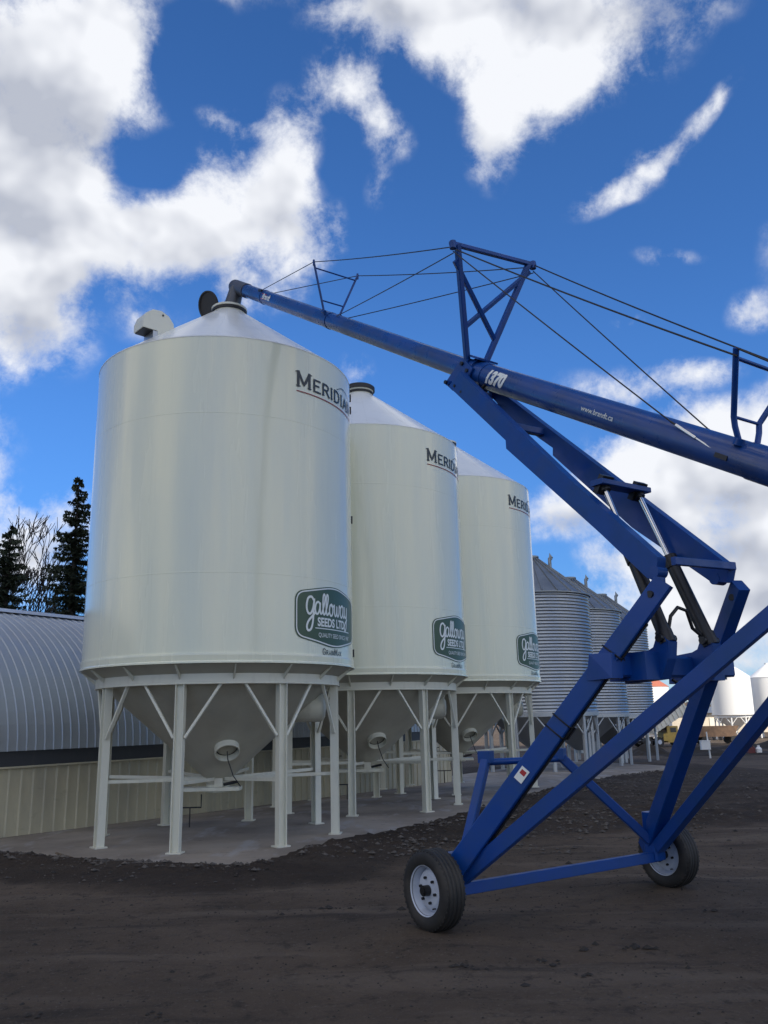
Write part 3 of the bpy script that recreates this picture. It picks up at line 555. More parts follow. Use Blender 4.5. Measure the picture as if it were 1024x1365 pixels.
# cross beam between the lower arms with its rams
MB().beam(AL(8.10,-.66,1.935), AL(8.18,.70,1.945), .13, .155).build('cross_beam', M_blue, aug)
for s in (-1, 1):
    lb = LB[s].lerp(LT[s], .70)
    MB().prism([AL(7.98,.66*s,1.84), AL(8.02,.66*s,2.03), AL(8.18,.60*s,2.03), AL(8.18,.62*s,1.85)], An*.12).build('side_gusset', M_blue, aug)
    # lug
    MB().prism([AL(7.98,.26*s,1.82), AL(8.0,.26*s,2.03), AL(8.22,.26*s,2.05), AL(8.27,.26*s,2.07), AL(8.30,.26*s,2.13), AL(8.36,.26*s,2.16), AL(8.41,.26*s,2.10), AL(8.39,.26*s,1.98), AL(8.32,.26*s,1.84)], An*.10).build('ram_lug', M_blue, aug)
    MB().box(AL(8.14,(.30+.06)*s,1.935), .34, .20, .20, Matrix((TD.cross(An).cross(An).normalized(), An, ZU)).transposed() if False else Matrix((-Ad, An, ZU)).transposed()).build('socket_block', M_blue, aug)
    rt_, rb = AL(7.86,.21*s,3.40), AL(8.35,.255*s,2.13)
    rm = MB().tube([rt_, rb.lerp(rt_, .4)], .022, 16).build('ram', M_chrome, aug)
    d_ = (rb-rt_).normalized()
    mb = MB(); m0 = rt_.lerp(rb, .475); mb.tube([m0, rb+d_*.02], .052, 20); mb.tube([m0-d_*.03, m0+d_*.07], .062, 20); mb.tube([rb-d_*.06, rb+d_*.04], .062, 16); mb.build('barrel', M_dark, rm)
    mb = MB(); mb.tube([m0+An*.056*1, rb+An*.056-d_*.1], .012, 8); mb.tube([rt_-d_*.03, rt_+d_*.04], .045, 12); mb.tube([rb-An*.09, rb+An*.09], .03, 10); mb.build('ram_fitting', M_dark, rm)
mb = MB()
p = AL(8.33,-.19,2.20); q = AL(8.33,.19,2.20)
mb.tube([p, p+V((.0,0,.10))+An*.04, p.lerp(q,.35)+ZU*.17, p.lerp(q,.62)+ZU*.15, p.lerp(q,.75)+ZU*.02, q-ZU*.03], .014, 8)
mb.build('hose', M_black, aug); mb = MB(); mb.tube([AL(8.25,-.1,1.84), AL(8.3,0,1.77), AL(8.3,.12,1.80), AL(8.22,.2,1.9)], .012, 8)
mb.build('hose', M_black, aug)
# hose clamps round the near lower arm
for t in (.50, .74):
    c = LB[-1].lerp(LT[-1], t); d_ = (LT[-1]-LB[-1]).normalized(); x = d_.cross(ZU).normalized(); y = x.cross(d_)
    mb = MB()
    for k in (0, .10): mb.tube([c+d_*k+x*i*.058+y*j*.079 for i, j in ((-1,-1),(1,-1),(1,1),(-1,1),(-1,-1))], .006, 6)
    mb.box(c+d_*.05-x*.055-y*.068, .11, .04, .05, Matrix((d_, x, y)).transposed()); mb.build('hose_clamp', M_dark, aug)
mb = MB(); d_ = (LT[-1]-LB[-1]).normalized(); y = d_.cross(ZU).normalized().cross(d_); mb.tube([LB[-1].lerp(LT[-1], t)-y*(.092-.018*t) for t in (.12,.3,.5,.74,.9)], .010, 6); mb.build('hose', M_black, aug)
# long draft tubes to the lower end
for s, p, q in ((-1, AL(6.95,-1.12,.42), AL(9.93,-.24,2.66)), (1, AL(6.98,1.14,.43), AL(10.0,.24,2.76))):
    MB().beam(p, q, .078, .11, ZU, ch=.06).build('draft_tube', M_blue, aug)
MB().beam(AL(9.9,-.30,2.68), AL(9.9,.30,2.70), .12, .12).build('draft_cross_member', M_blue, aug)
# rear frame
for s, p, q in ((-1, AL(6.90,-1.10,.45), AL(6.51,-.45,1.25)), (1, AL(6.90,1.12,.48), AL(6.50,.45,1.24))):
    MB().beam(p, q, .07, .08, ZU).build('rear_strut', M_blue, aug)
    MB().box(q+ZU*.015, .11, .11, .10, Matrix((-Ad, An, ZU)).transposed() @ Matrix.Rotation(.5, 3, 'Z')).build('strut_end', M_blue, aug)
MB().tube([AL(6.51,-.45,1.22), AL(6.50,.45,1.21)], .03, 12).build('rear_bar', M_blue, aug)
# axle
ax0, ax1 = AL(6.90,-1.20,.33), AL(6.90,1.22,.335)
MB().beam(ax0, ax1, .085, .085, V((.3,.3,1)), ch=.05).build('axle', M_blue, aug)
MB().beam(AL(6.9,-1.18,.31), AL(6.9,-1.18,.60), .14, .12, Ad).build('axle_bracket', M_blue, aug)
MB().beam(AL(6.9,1.18,.31), AL(6.9,1.18,.72), .14, .14, Ad).build('axle_bracket', M_blue, aug)
def wheel(s):
    c = AL(6.90, 1.36*s, .350-.010*s); R0 = .285; w = .18
    prof = [(.168,-.074),(.18,-.086),(.215,-.095),(.245,-.095),(.268,-.084),(.280,-.068)]
    # tread with circumferential grooves
    tr = []
    for x in (-.082,-.055,-.050,-.042,-.038,-.012,-.008,.008,.012,.038,.042,.050,.055,.082):
        pass
    for a_, b_ in ((-.064,-.041),(-.032,-.008),(.008,.032),(.041,.064)):
        tr += [(R0-.012, a_-.004), (R0, a_), (R0, b_), (R0-.012, b_+.004)]
    full = prof + tr + [(r, -x) for r, x in reversed(prof)]
    mb = MB(); mb.lathe(full, c, 72, An, sharp=False)
    ty = mb.build('tyre', M_tyre, None)
    mb = MB()
    for k in range(44):       # shoulder lugs
        a_ = 2*pi*k/44; x_ = ZU*cos(a_)+Ad*sin(a_); t_ = -ZU*sin(a_)+Ad*cos(a_)
        for e in (-1, 1): mb.box(c+x_*(R0-.014)+An*e*.078, .012, .010, .014, Matrix((t_, An, x_)).transposed())
    return c, ty, mb
for s in (-1, 1):
    c, ty, lugs = wheel(s)
    wl = bpy.data.objects.new('wheel', None); COL.objects.link(wl); wl.parent = aug; wl.location = c-V(aug.location)
    ty.parent = wl
    off = c
    for v in ty.data.vertices: v.co -= off
    lugs.build('tread_lugs', M_tyre, wl)['kind'] = 'stuff'
    mb = MB()
    for e in (-1, 1): mb.lathe([(.170,.078*e),(.178,.086*e),(.180,.076*e),(.168,.066*e),(.160,.03*e),(.153,.0)], c, 48, An)
    mb.lathe([(.158,-.005),(.14,-.03),(.115,-.045),(.06,-.05),(.001,-.05)], c, 48, An); mb.lathe([(.158,.005),(.14,.0),(.115,-.02),(.05,-.03)], c, 48, An)
    mb.build('rim', M_rim, wl)
    mb = MB(); mb.tube([c-An*.045, c-An*.10], .038, 20); mb.tube([c-An*.095, c-An*.11], .027, 16)
    mb.tube([c+An*.02, c-An*.02*s+An*.0], .05, 16)
    mb.tube([c, c-An*.20*s], .034, 14)
    for k in range(6):
        a_ = k*pi/3+.3; q = c+(ZU*cos(a_)+Ad*sin(a_))*.088; mb.tube([q-An*.042, q-An*.066], .011, 6)
    q = c+(ZU*cos(3.6)+Ad*sin(3.6))*.135; mb.tube([q-An*.02, q-An*.06], .006, 6)
    mb.build('hub', M_dark, wl)
# lettering on the tube, read from the camera's side
def on_tube(a0, v0, r, sgn=1):
    side = -An
    c0 = radians(v0)
    return lambda u, v, lay=0: T(a0, 0, 0) + TD*u + (side*cos(c0+v/r)+TN*sin(c0+v/r))*(r+.004+lay)
F = Flat(); F.text('1370', 0, -.07, .135, .80, .055, .30, cuts=2); F.to(MB(), on_tube(6.40, 8, .130)).build('model_number', M_wht, lo_t)
F = Flat(); F.text('www.brandt.ca', 0, -.02, .046, 1.0, .01, cuts=1); F.to(MB(), on_tube(7.62, -2, .130)).build('web_address', M_wht, lo_t)
M_lred = mat('red_badge', (.42,.03,.03), .4)
F = Flat(); F.stroke([(.0,0),(.12,0)], .09, seg=.02); F.to(MB(), on_tube(1.26, 6, .110)).build('maker_badge', M_lred, up_t)
F = Flat(); F.text('Brandt', .02, -.035, .085, .95, .03, .1, lay=.002, cuts=2); F.to(MB(), on_tube(1.27, 6, .110)).build('maker_name', M_wht, up_t)
# warning plate on the near lower arm
c = LB[-1].lerp(LT[-1], .345); d_ = (LT[-1]-LB[-1]).normalized(); x = d_.cross(ZU).normalized(); y = x.cross(d_)
side = -1 if (x.dot(V((0,0,1.6))-c) < 0) else 1
lab = MB().add([c+x*side*.0645+d_*i*.055+y*j*.036 for i, j in ((-1,-1),(1,-1),(1,1),(-1,1))], [(0,1,2,3)]).build('warning_label', M_wht, aug)
MB().add([c+x*side*.0660+d_*i*.018+y*j*.022+d_*.018 for i, j in ((-1,-1),(1,-1),(1,1),(-1,1))], [(0,1,2,3)]).build('warning_symbol', M_lred, lab)

# welds and bolt heads where the beams meet
for s in (-1, 1):
    mb = MB()
    for i in range(3):
        for sd in (-1, 1):
            p = AL(6.07+.10*i, .2*s, 4.90-.10*i); mb.tube([p+An*sd*.045, p+An*sd*.062], .016, 6)
    mb.build('bolt_heads', M_dark, aug)['kind'] = 'stuff'

# ------------------------------------------------------------------ ground
WALL0 = V((-5.85, 13.60, 0)); WD = V((.53, .848, 0)).normalized(); WN = V((-WD.y, WD.x, 0))   # WN points behind the wall
PAD = [(-6.45,12.72),(-5.19,11.96),(-4.3,11.46),(-3.41,11.02),(-2.6,10.66),(-1.91,10.38),(-1.60,10.45),(-1.25,11.25),(-.92,12.0),(-.23,12.92),(.43,13.7),(1.27,15.3),(2.81,18.6),(4.92,22.4),(7.9,28.3),(11.5,35.0),(9.0,46.0),(3.0,32.0)]
def seg_d(px, py, a, b):
    ax, ay = a; bx, by = b; t = ((px-ax)*(bx-ax)+(py-ay)*(by-ay))/((bx-ax)**2+(by-ay)**2); t = max(0, min(1, t))
    return sqrt((px-ax-(bx-ax)*t)**2+(py-ay-(by-ay)*t)**2)
def in_pad(x, y):
    c = False
    for a, b in zip(PAD, PAD[1:]+PAD[:1]):
        if (a[1] > y) != (b[1] > y) and x < (b[0]-a[0])*(y-a[1])/(b[1]-a[1])+a[0]: c = not c
    return c
def pad_dist(x, y):
    d = min(seg_d(x, y, a, b) for a, b in zip(PAD[:-3], PAD[1:-2])); return -d if in_pad(x, y) else d
def lerp_(x, pts):
    if x <= pts[0][0]: return pts[0][1]
    for (a, u), (b, v) in zip(pts, pts[1:]):
        if x <= b: return u+(v-u)*(x-a)/(b-a)
    return pts[-1][1]
WHEELS = [(AL(6.9,-1.36,0).x, AL(6.9,-1.36,0).y, .360-.285+.008), (AL(6.9,1.36,0).x, AL(6.9,1.36,0).y, .340-.285+.008)]
def LOOSE(x, y):
    t = (y-(10.0+.42*(x+1.5)+.5*noise.noise(V((x*.8, y*.8, 41)))))/.8
    return max(0, min(1, t))*(1 if x > -1.4 and y < 45 and not in_pad(x, y) else 0)
def far_z(x, y): return lerp_(sqrt(x*x+y*y), [(0,0),(21,0),(33,-.42),(52,-.86),(92,-1.10),(200,-1.3),(5000,-1.3)])
def gz(x, y, detail=True):
    z = far_z(x, y); r = sqrt(x*x+y*y)
    if not detail: return z
    near = max(0, 1-r/60)
    z += (noise.noise(V((x*.35, y*.35, 0)))*.05 + noise.noise(V((x*1.3, y*1.3, 3)))*.018)*near
    if r < 30:
        # tracks: long shallow ruts running to the right
        s = x*.35 - y*.94; z += noise.noise(V((s*1.9, x*.18, 7)))*.022*max(0, 1-r/30)
        z += noise.noise(V((x*5, y*5, 1)))*.008 + noise.noise(V((x*14, y*14, 5)))*.004
        d = pad_dist(x, y)
        if -1.2 < d < 3.0:
            k = max(0, 1-abs(d-.55)/1.1)          # loosened soil along the slab
            z += k*(.035+abs(noise.noise(V((x*3, y*3, 2))))*.09+abs(noise.noise(V((x*9, y*9, 2))))*.05)
        if d < 0: z = min(z, -.03) - min(.12, -d*.5)
        if 0 <= d < .25: z = min(z, .02+noise.noise(V((x*6, y*6, 8)))*.02)
        z += .045*max(0, min(1, (r-3)/2))*max(0, min(1, (10.5-r)/3))
        if y > 9 and x > -1.2: z += .05*LOOSE(x, y)*noise.noise(V((x*2.4, y*2.4, 31)))+.05*LOOSE(x, y)*abs(noise.noise(V((x*7, y*7, 33))))
    for (wx, wy, wb) in WHEELS:
        k = max(0, 1-sqrt((x-wx)**2+(y-wy)**2)/.9); k = min(1, k*1.8); z = z*(1-k)+(wb+noise.noise(V((x*9, y*9, 3)))*.006)*k
    return z
def axis(segs):
    out = [segs[0][0]]
    for a, b, st in segs:
        x = out[-1]
        while x < b-1e-6:
            x = min(b, x+st); out.append(x)
    return out
def geo(a, b, k, s):
    out = []; x = a; st = s
    while x < b: st *= k; x += st; out.append(min(x, b))
    return out
xs = axis([(-9, 9, .085)]); xs = [-q for q in reversed(geo(9, 3000, 1.14, .1))] + xs + geo(9, 3000, 1.10, .1)
ys = axis([(2.5, 15, .075)]); ys = [2.5-q for q in reversed(geo(0, 400, 1.25, .1))] + ys + geo(15, 3500, 1.045, .08)
vs = [(x, y, gz(x, y)) for y in ys for x in xs]; nx = len(xs)
fs = [(j*nx+i, j*nx+i+1, (j+1)*nx+i+1, (j+1)*nx+i) for j in range(len(ys)-1) for i in range(nx-1)]
mb = MB(); mb.add(vs, fs, True)
def ground_mat():
    m = bpy.data.materials.new('packed_soil'); m.use_nodes = True; nt = m.node_tree; N = nt.nodes; L = nt.links; b = N['Principled BSDF']
    b.inputs['Roughness'].default_value = .95; b.inputs['Specular IOR Level'].default_value = .15
    tc = N.new('ShaderNodeTexCoord')
    def nz(scale, det, rot=0, rough=.62, dist=0):
        mp = N.new('ShaderNodeMapping'); mp.inputs['Scale'].default_value = scale; mp.inputs['Rotation'].default_value = (0,0,rot); L.new(tc.outputs['Object'], mp.inputs[0])
        n = N.new('ShaderNodeTexNoise'); n.inputs['Scale'].default_value = 1; n.inputs['Detail'].default_value = det; n.inputs['Roughness'].default_value = rough; n.inputs['Distortion'].default_value = dist
        L.new(mp.outputs[0], n.inputs[0]); return n.outputs[0]
    def mr(s, lo, hi, o=1.0):
        n = N.new('ShaderNodeMapRange'); n.interpolation_type = 'SMOOTHSTEP'; L.new(s, n.inputs[0]); n.inputs[1].default_value = lo; n.inputs[2].default_value = hi; n.inputs[4].default_value = o; return n.outputs[0]
    def mix(f, a, c):
        n = N.new('ShaderNodeMix'); n.data_type = 'RGBA'; L.new(f, n.inputs[0])
        if isinstance(a, tuple): n.inputs[6].default_value = (*a, 1)
        else: L.new(a, n.inputs[6])
        n.inputs[7].default_value = (*c, 1); return n.outputs[2]
    c = mix(mr(nz((.5,.5,.5), 8), .38, .64), (.132,.100,.073), (.088,.067,.049))
    c = mix(mr(nz((.22,1.5,1), 7, -.35, dist=.6), .50, .66, .75), c, (.165,.130,.098))      # dusty tracks
    c = mix(mr(nz((.3,2.6,1), 6, -.3), .56, .70, .7), c, (.042,.036,.032))
    c = mix(mr(nz((7,7,7), 8, rough=.75), .52, .66, .65), c, (.035,.031,.028))
    c = mix(mr(nz((34,34,34), 5, rough=.75), .56, .68, .6), c, (.19,.165,.14))
    # darker loose soil beside the slab comes from a vertex attribute
    at = N.new('ShaderNodeAttribute'); at.attribute_name = 'loose'
    mth = N.new('ShaderNodeMath'); mth.operation = 'MULTIPLY_ADD'; L.new(nz((2.2,2.2,2.2), 7), mth.inputs[0]); mth.inputs[1].default_value = .9; L.new(at.outputs['Fac'], mth.inputs[2])
    c = mix(mr(mth.outputs[0], .62, 1.20, .70), c, (.026,.021,.018))
    L.new(c, b.inputs['Base Color'])
    b1 = N.new('ShaderNodeBump'); b1.inputs['Strength'].default_value = .85; b1.inputs['Distance'].default_value = .07; L.new(nz((6,6,6), 8, rough=.68), b1.inputs['Height'])
    b2 = N.new('ShaderNodeBump'); b2.inputs['Strength'].default_value = .9; b2.inputs['Distance'].default_value = .02; L.new(nz((45,45,45), 5, rough=.7), b2.inputs['Height']); L.new(b1.outputs[0], b2.inputs['Normal'])
    L.new(b2.outputs[0], b.inputs['Normal'])
    return m
gr = mb.build('ground', ground_mat()); gr['kind'] = 'structure'
at = gr.data.attributes.new('loose', 'FLOAT', 'POINT')
vals = []
for (x, y, z) in vs:
    v = 0.0
    if -9 < x < 14 and 5 < y < 40:
        d = pad_dist(x, y); v = max(0, 1-abs(d-.75)/1.25)
        v = max(min(1, v*1.5), .62*LOOSE(x, y))
    elif 40 <= y < 90 and x > 8: v = .30+.35*noise.noise(V((x*.08, y*.12, 0)))
    vals.append(v)
at.data.foreach_set('value', vals)

# concrete slab
M_conc = mat('stained_concrete', (.31,.27,.22), .85, var=[((.6,.6,.6), 8, (.15,.125,.10), .36, .60, .75), ((2.2,.7,1), 8, (.33,.32,.31), .54, .66, .8), ((5,5,5), 6, (.06,.05,.045), .60, .76, .6)], bump=[((8,8,8), .25, .01), ((50,50,50), .3, .004)])
P = []
for a, b in zip(PAD, PAD[1:]+PAD[:1]):
    n = max(1, int(sqrt((a[0]-b[0])**2+(a[1]-b[1])**2)/.15)) if a[1] < 30 and b[1] < 30 else 1
    for i in range(n):
        t = i/n; x, y = a[0]+(b[0]-a[0])*t, a[1]+(b[1]-a[1])*t
        P.append((x+noise.noise(V((x*1.5, y*1.5, 9)))*.10, y+noise.noise(V((x*1.5, y*1.5, 19)))*.10))
zt = lambda x, y: min(.0, far_z(x, y)*.9+.0)
mb = MB(); n = len(P); mb.add([(x, y, zt(x, y)) for x, y in P]+[(x, y, zt(x, y)-.3) for x, y in P], [tuple(range(n))]+[(i, (i+1) % n, n+(i+1) % n, n+i) for i in range(n)])
sb = mb.build('concrete_slab', M_conc); sb['kind'] = 'structure'
bm = bmesh.new(); bm.from_mesh(sb.data); bmesh.ops.triangulate(bm, faces=[f for f in bm.faces if len(f.verts) > 4]); bmesh.ops.recalc_face_normals(bm, faces=bm.faces); bm.to_mesh(sb.data); bm.free()

def rock(mb, x, y, z, r, fl=.6):
    a = random.random()*6.28; vs_ = []
    for (dx, dy, dz) in ((0,0,1),(1,0,0),(.3,.95,0),(-.8,.6,0),(-.8,-.6,0),(.3,-.95,0),(0,0,-.6)):
        k = random.uniform(.7, 1.3); X, Y = dx*cos(a)-dy*sin(a), dx*sin(a)+dy*cos(a)
        vs_.append((x+X*r*k, y+Y*r*k*random.uniform(.7,1), z+dz*r*fl*k))
    mb.add(vs_, [(0,1,2),(0,2,3),(0,3,4),(0,4,5),(0,5,1),(6,2,1),(6,3,2),(6,4,3),(6,5,4),(6,1,5)])
st = MB(); cl = MB(); st2 = MB()
cnt = 0
while cnt < 8500:
    k = random.random()*11.0; i = 0
    # strip along the right edge of the slab, thin in front
    t = random.random()
    if random.random() < .88:
        y = 10.6+t*18; x = lerp_(y, [(10.4,-1.6),(12,-.92),(13.7,.43),(15.3,1.27),(18.6,2.81),(22.4,4.92),(28.3,7.9)]) + abs(random.gauss(0, 1))*2.2+.1
    else:
        x = -6.2+t*4.9; y = lerp_(x, [(-6.45,12.72),(-5.19,11.96),(-3.41,11.02),(-1.6,10.38)]) - abs(random.gauss(.25, .55))-.05
    if noise.noise(V((x*.9, y*.9, 4))) < random.uniform(-.35,.25): continue
    r = .010+random.random()**5*.038
    rock(st, x, y, gz(x, y)+r*.2, r); cnt += 1
tag(st.build('gravel', M_stone), kind='stuff')

for _ in range(5200):
    x = random.uniform(-4.5, 5.5); y = 2.9+random.random()**1.3*8; r = random.uniform(.0035,.009)*(.6+y*.09)
    if pad_dist(x, y) > .1: rock(cl if random.random() < .55 else st2, x, y, gz(x, y)+r*.15, r, .6)
for _ in range(900):
    x = random.uniform(-5.5, 6.5); y = random.uniform(4.6, 13) if random.random() < .8 else random.uniform(10, 24)
    if pad_dist(x, y) < .1: continue
    r = .006+random.random()**6*.038
    if noise.noise(V((x*.7, y*.7, 14))) < .02: r *= .5
    rock(cl, x, y, gz(x, y)+r*.1, r, .55)
for (x, y, r) in ((-.55,7.75,.045),(-.42,7.72,.03),(1.72,6.35,.055),(1.60,6.30,.04),(.42,5.95,.045),(.55,5.9,.03),(1.2,5.75,.04),(2.55,7.35,.04),(-1.3,5.1,.03),(-2.0,5.2,.03),(1.02,6.05,.05)):
    for k in range(5): rock(cl, x+random.gauss(0,.05), y+random.gauss(0,.03), gz(x, y)+.005, r*random.uniform(.3,.75), .5)
tag(cl.build('soil_clods', M_clod), kind='stuff'); tag(st2.build('road_grit', M_stone), kind='stuff')
mb = MB(); mb.beam((-4.16,11.20,gz(-4.16,11.2)+.05), (-3.86,11.52,gz(-3.86,11.52)+.055), .07, .025); pk = mb.build('wood_scrap', M_wood)
tag(pk, 'short weathered wood scrap lying on the dark soil in front of the concrete slab', 'wood scrap')

# ------------------------------------------------------------------ quonset shed
shed = thing('quonset_shed', 'low arched steel shed with ribbed round roof and beige wall behind the cream bins', 'shed', WALL0)
W = lambda t, b, z: WALL0 + WD*t + WN*b + ZU*z
t0, t1_ = -9.0, 14.3
mb = MB(); vs_ = []; fs_ = []; t = t0; prof = []
while t < t1_:
    for dt, off in ((0,0),(.155,0),(.17,-.022),(.20,-.022),(.215,0)): prof.append((t+dt, off))
    t += .215
for (tt, off) in prof: vs_ += [W(tt, off, -.25), W(tt, off, .985)]
fs_ = [(2*i, 2*i+2, 2*i+3, 2*i+1) for i in range(len(prof)-1)]
mb.add(vs_, fs_); mb.build('side_wall', M_siding, shed)
MB().prism([W(t0,.0,.985), W(t1_,.0,.985), W(t1_,.0,1.265), W(t0,.0,1.265)], WN*.05).build('fascia', M_fascia, shed)
MB().beam(W(t0,-.035,1.0), W(t1_,-.035,1.0), .03, .03).build('trim', M_siding, shed)
HW, HH = 3.0, 2.56
mb = MB(); K = 40
def arch(t, rr=0): return [W(t, HW-(HW+.06+rr)*cos(pi*k/K), 1.245+(HH+rr)*sin(pi*k/K)) for k in range(K+1)]
ts = []; t = t0
while t < t1_+.1:
    for dt, o_ in ((0,0),(.125,0),(.135,.016),(.155,.016),(.165,0)): ts.append((t+dt, o_))
    t += .165
vs_ = []
for tt, o_ in ts: vs_ += arch(tt, o_)
fs_ = [(i*(K+1)+k, (i+1)*(K+1)+k, (i+1)*(K+1)+k+1, i*(K+1)+k+1) for i in range(len(ts)-1) for k in range(K)]
mb.add(vs_, fs_, False); rf = mb.build('roof', M_quon, shed)
for p in rf.data.polygons: p.use_smooth = False
mb = MB()
for kk in (17, 23): # ridge sheet laid over the ribs
    pass
vs_ = []; ks = range(15, 26)
for tt in (t0, t1_): vs_ += [arch(tt, .036)[k] for k in ks]
n = len(list(ks)); mb.add(vs_, [(i, i+1, n+i+1, n+i) for i in range(n-1)], True); mb.build('ridge_sheet', M_quon, shed)
mb = MB()
for tt in (t0+.02, t1_-.02): mb.add([W(tt,0,-.3), W(tt,2*HW,-.3), W(tt,2*HW,1.24)]+[arch(tt,-.01)[k] for k in range(K,-1,-1)], [tuple(range(K+4))])
mb.build('end_wall', M_siding, shed)
MB().prism([W(t0,2*HW,-.25), W(t1_,2*HW,-.25), W(t1_,2*HW,1.24), W(t0,2*HW,1.24)], WN*.03).build('back_wall', M_siding, shed)

# ------------------------------------------------------------------ corrugated bins
def galv_bin(o, lab, zb=2.15):
    root = thing('corrugated_bin', lab, 'grain bin', o, 'corrugated steel hopper bins')
    R_ = 2.15; H = 4.35; n = 36; prof = []
    for i in range(n*4+1):
        prof.append((R_+.028*sin(i*pi/2+.4), zb+H*i/(n*4)))
    mb = MB(); mb.lathe(prof, o, 80, sharp=False); mb.build('corrugated_wall', M_galv, root)
    mb = MB(); mb.lathe([(R_+.08,zb+H-.04),(R_+.08,zb+H),(.32,zb+H+1.55),(.32,zb+H+1.61),(.36,zb+H+1.61),(.36,zb+H+1.67),(.001,zb+H+1.71)], o, 60)
    for k in range(24):
        a = k*pi/12; r = V((cos(a), sin(a), 0)); mb.beam(o+r*(R_+.07)+ZU*(zb+H+.02), o+r*.34+ZU*(zb+H+1.56), .04, .06)
    mb.build('ribbed_roof', M_groof, root)
    mb = MB(); mb.tube([o+V((.75,-.2,zb+H+1.2)), o+V((.75,-.2,zb+H+1.55)), o+V((.85,-.2,zb+H+1.62))], .07, 10); mb.prism([o+V((.72,-.2,zb+H+1.5)), o+V((.76,-.2,zb+H+1.78)), o+V((.83,-.2,zb+H+1.66)), o+V((.86,-.2,zb+H+1.5))], V((.02,.10,0))); mb.build('roof_vent', M_groof, root)
    MB().lathe([(R_+.03,zb),(R_+.05,zb-.02),(R_+.05,zb-.16),(R_-.1,zb-.16)], o, 60).build('ring_beam', M_gleg, root)
    MB().lathe([(R_-.05,zb-.05),(.2,.62),(.2,.5)], o, 48).build('hopper_cone', M_galv, root)
    for k in range(10):
        a = k*pi/5+.35; r = V((cos(a), sin(a), 0)); f = o+r*(R_-.06)
        MB().beam(f, f+ZU*(zb-.14), .12, .12, r).build('leg', M_gleg, root)
        for s in (-1, 1):
            aa = a+s*.27; MB().beam(f+ZU*(zb-.85), o+V((cos(aa), sin(aa), 0))*(R_-.06)+ZU*(zb-.15), .05, .05, r).build('brace', M_gleg, root)
    return root
for (px, py), lab in (((5.75,33.2), 'nearest corrugated grey steel bin, just right of the farthest cream bin'),
                      ((8.30,38.2), 'middle corrugated grey steel bin of the row of three'),
                      ((10.95,43.2), 'farthest corrugated grey steel bin, rightmost of the row of three')):
    galv_bin(V((px, py, -.42 if py < 35 else (-.5 if py < 40 else -.6))), lab)

# ------------------------------------------------------------------ far white bins
def white_bin(o, lab, R_=2.0, zb=2.4, H=3.7, roof=None, legs=8):
    root = thing('white_hopper_bin', lab, 'grain bin', o, 'white bins far across the yard')
    MB().lathe([(R_,zb),(R_,zb+H)], o, 48).build('tank', M_farw, root)
    MB().lathe([(R_+.03,zb+H-.02),(R_+.03,zb+H+.02),(.25,zb+H+1.35),(.25,zb+H+1.5),(.001,zb+H+1.52)], o, 40).build('roof', roof or M_farw, root)
    MB().lathe([(R_+.03,zb+.05),(R_+.03,zb-.02),(R_-.2,zb-.1),(R_-.2,zb-.28)], o, 40).build('ring_beam', M_farw, root)
    MB().lathe([(R_-.25,zb-.15),(.2,.8),(.2,.7)], o, 32).build('hopper_cone', M_farw, root)
    for k in range(legs):
        a = k*2*pi/legs+.3; r = V((cos(a), sin(a), 0)); f = o+r*(R_-.22)
        MB().beam(f, f+ZU*(zb-.2), .13, .13, r).build('leg', M_farw, root)
        for s in (-1, 1):
            aa = a+s*.33; MB().beam(f+ZU*(zb-.95), o+V((cos(aa), sin(aa), 0))*(R_-.22)+ZU*(zb-.2), .06, .06, r).build('brace', M_farw, root)
    return root
white_bin(V((34.75,88,-1.10)), 'bright white hopper bin far off at the right, left one beside the picture edge')
white_bin(V((40.1,91,-1.10)), 'far white hopper bin cut off by the right edge of the picture')
white_bin(V((28.6,95,-1.10)), 'far white bin with an orange-red pointed roof, behind the yellow truck', R_=2.1, zb=.6, H=4.9, roof=M_redroof)
# low long shed
sh2 = thing('long_low_shed', 'long low sunlit beige shed behind the far white hopper bins', 'shed', (50,122,-1.25))
MB().box((52,122,.1), 40, 8, 2.9).build('wall', M_wshed, sh2)
MB().prism([V((31.5,117.6,1.5)), V((31.5,126.4,1.5)), V((31.5,122,2.3))], V((.01,0,0))).build('gable', M_wshed, sh2)
mb = MB(); mb.add([(31.5,117.4,1.5),(72.5,117.4,1.5),(72.5,122,2.35),(31.5,122,2.35),(31.5,126.6,1.5),(72.5,126.6,1.5)], [(0,1,2,3),(3,2,5,4)]); mb.build('roof', M_groof, sh2)
for k in range(4): MB().box((36+k*9,117.95,-.2), 3.4, .08, 2.1).build('door', M_hwhite, sh2)
# yellow truck with a raised ribbed box
tr = thing('grain_truck', 'old yellow truck with a raised white ribbed box, far behind the blue auger arms', 'truck', (22.3,70,-.98))
tb = V((22.3,70,-.98))
TX = V((.97,.24,0)); TY = V((-.24,.97,0)); TM = Matrix((TX, TY, ZU)).transposed()
def tp(a, b, z): return tb + TX*a + TY*b + ZU*z
mb = MB(); mb.prism([tp(-.9,-.75,.45), tp(.2,-.75,.45), tp(.2,-.75,1.55), tp(-.15,-.75,1.6), tp(-.25,-.75,1.05), tp(-.9,-.75,1.0)], TY*.03)
mb.box(tp(-.05,0,.95), .95, 1.5, 1.25, TM); mb.box(tp(.85,0,.78), .9, 1.25, .6, TM); mb.build('cab', M_yel, tr)
mb = MB(); mb.box(tp(.0,-.765,1.28), .5, .02, .36, TM); mb.box(tp(-.53,0,1.3), .02, 1.2, .36, TM); mb.build('cab_window', M_glass, tr)
MB().box(tp(-1.2,0,.42), 4.6, .8, .16, TM).build('chassis', M_dark, tr)
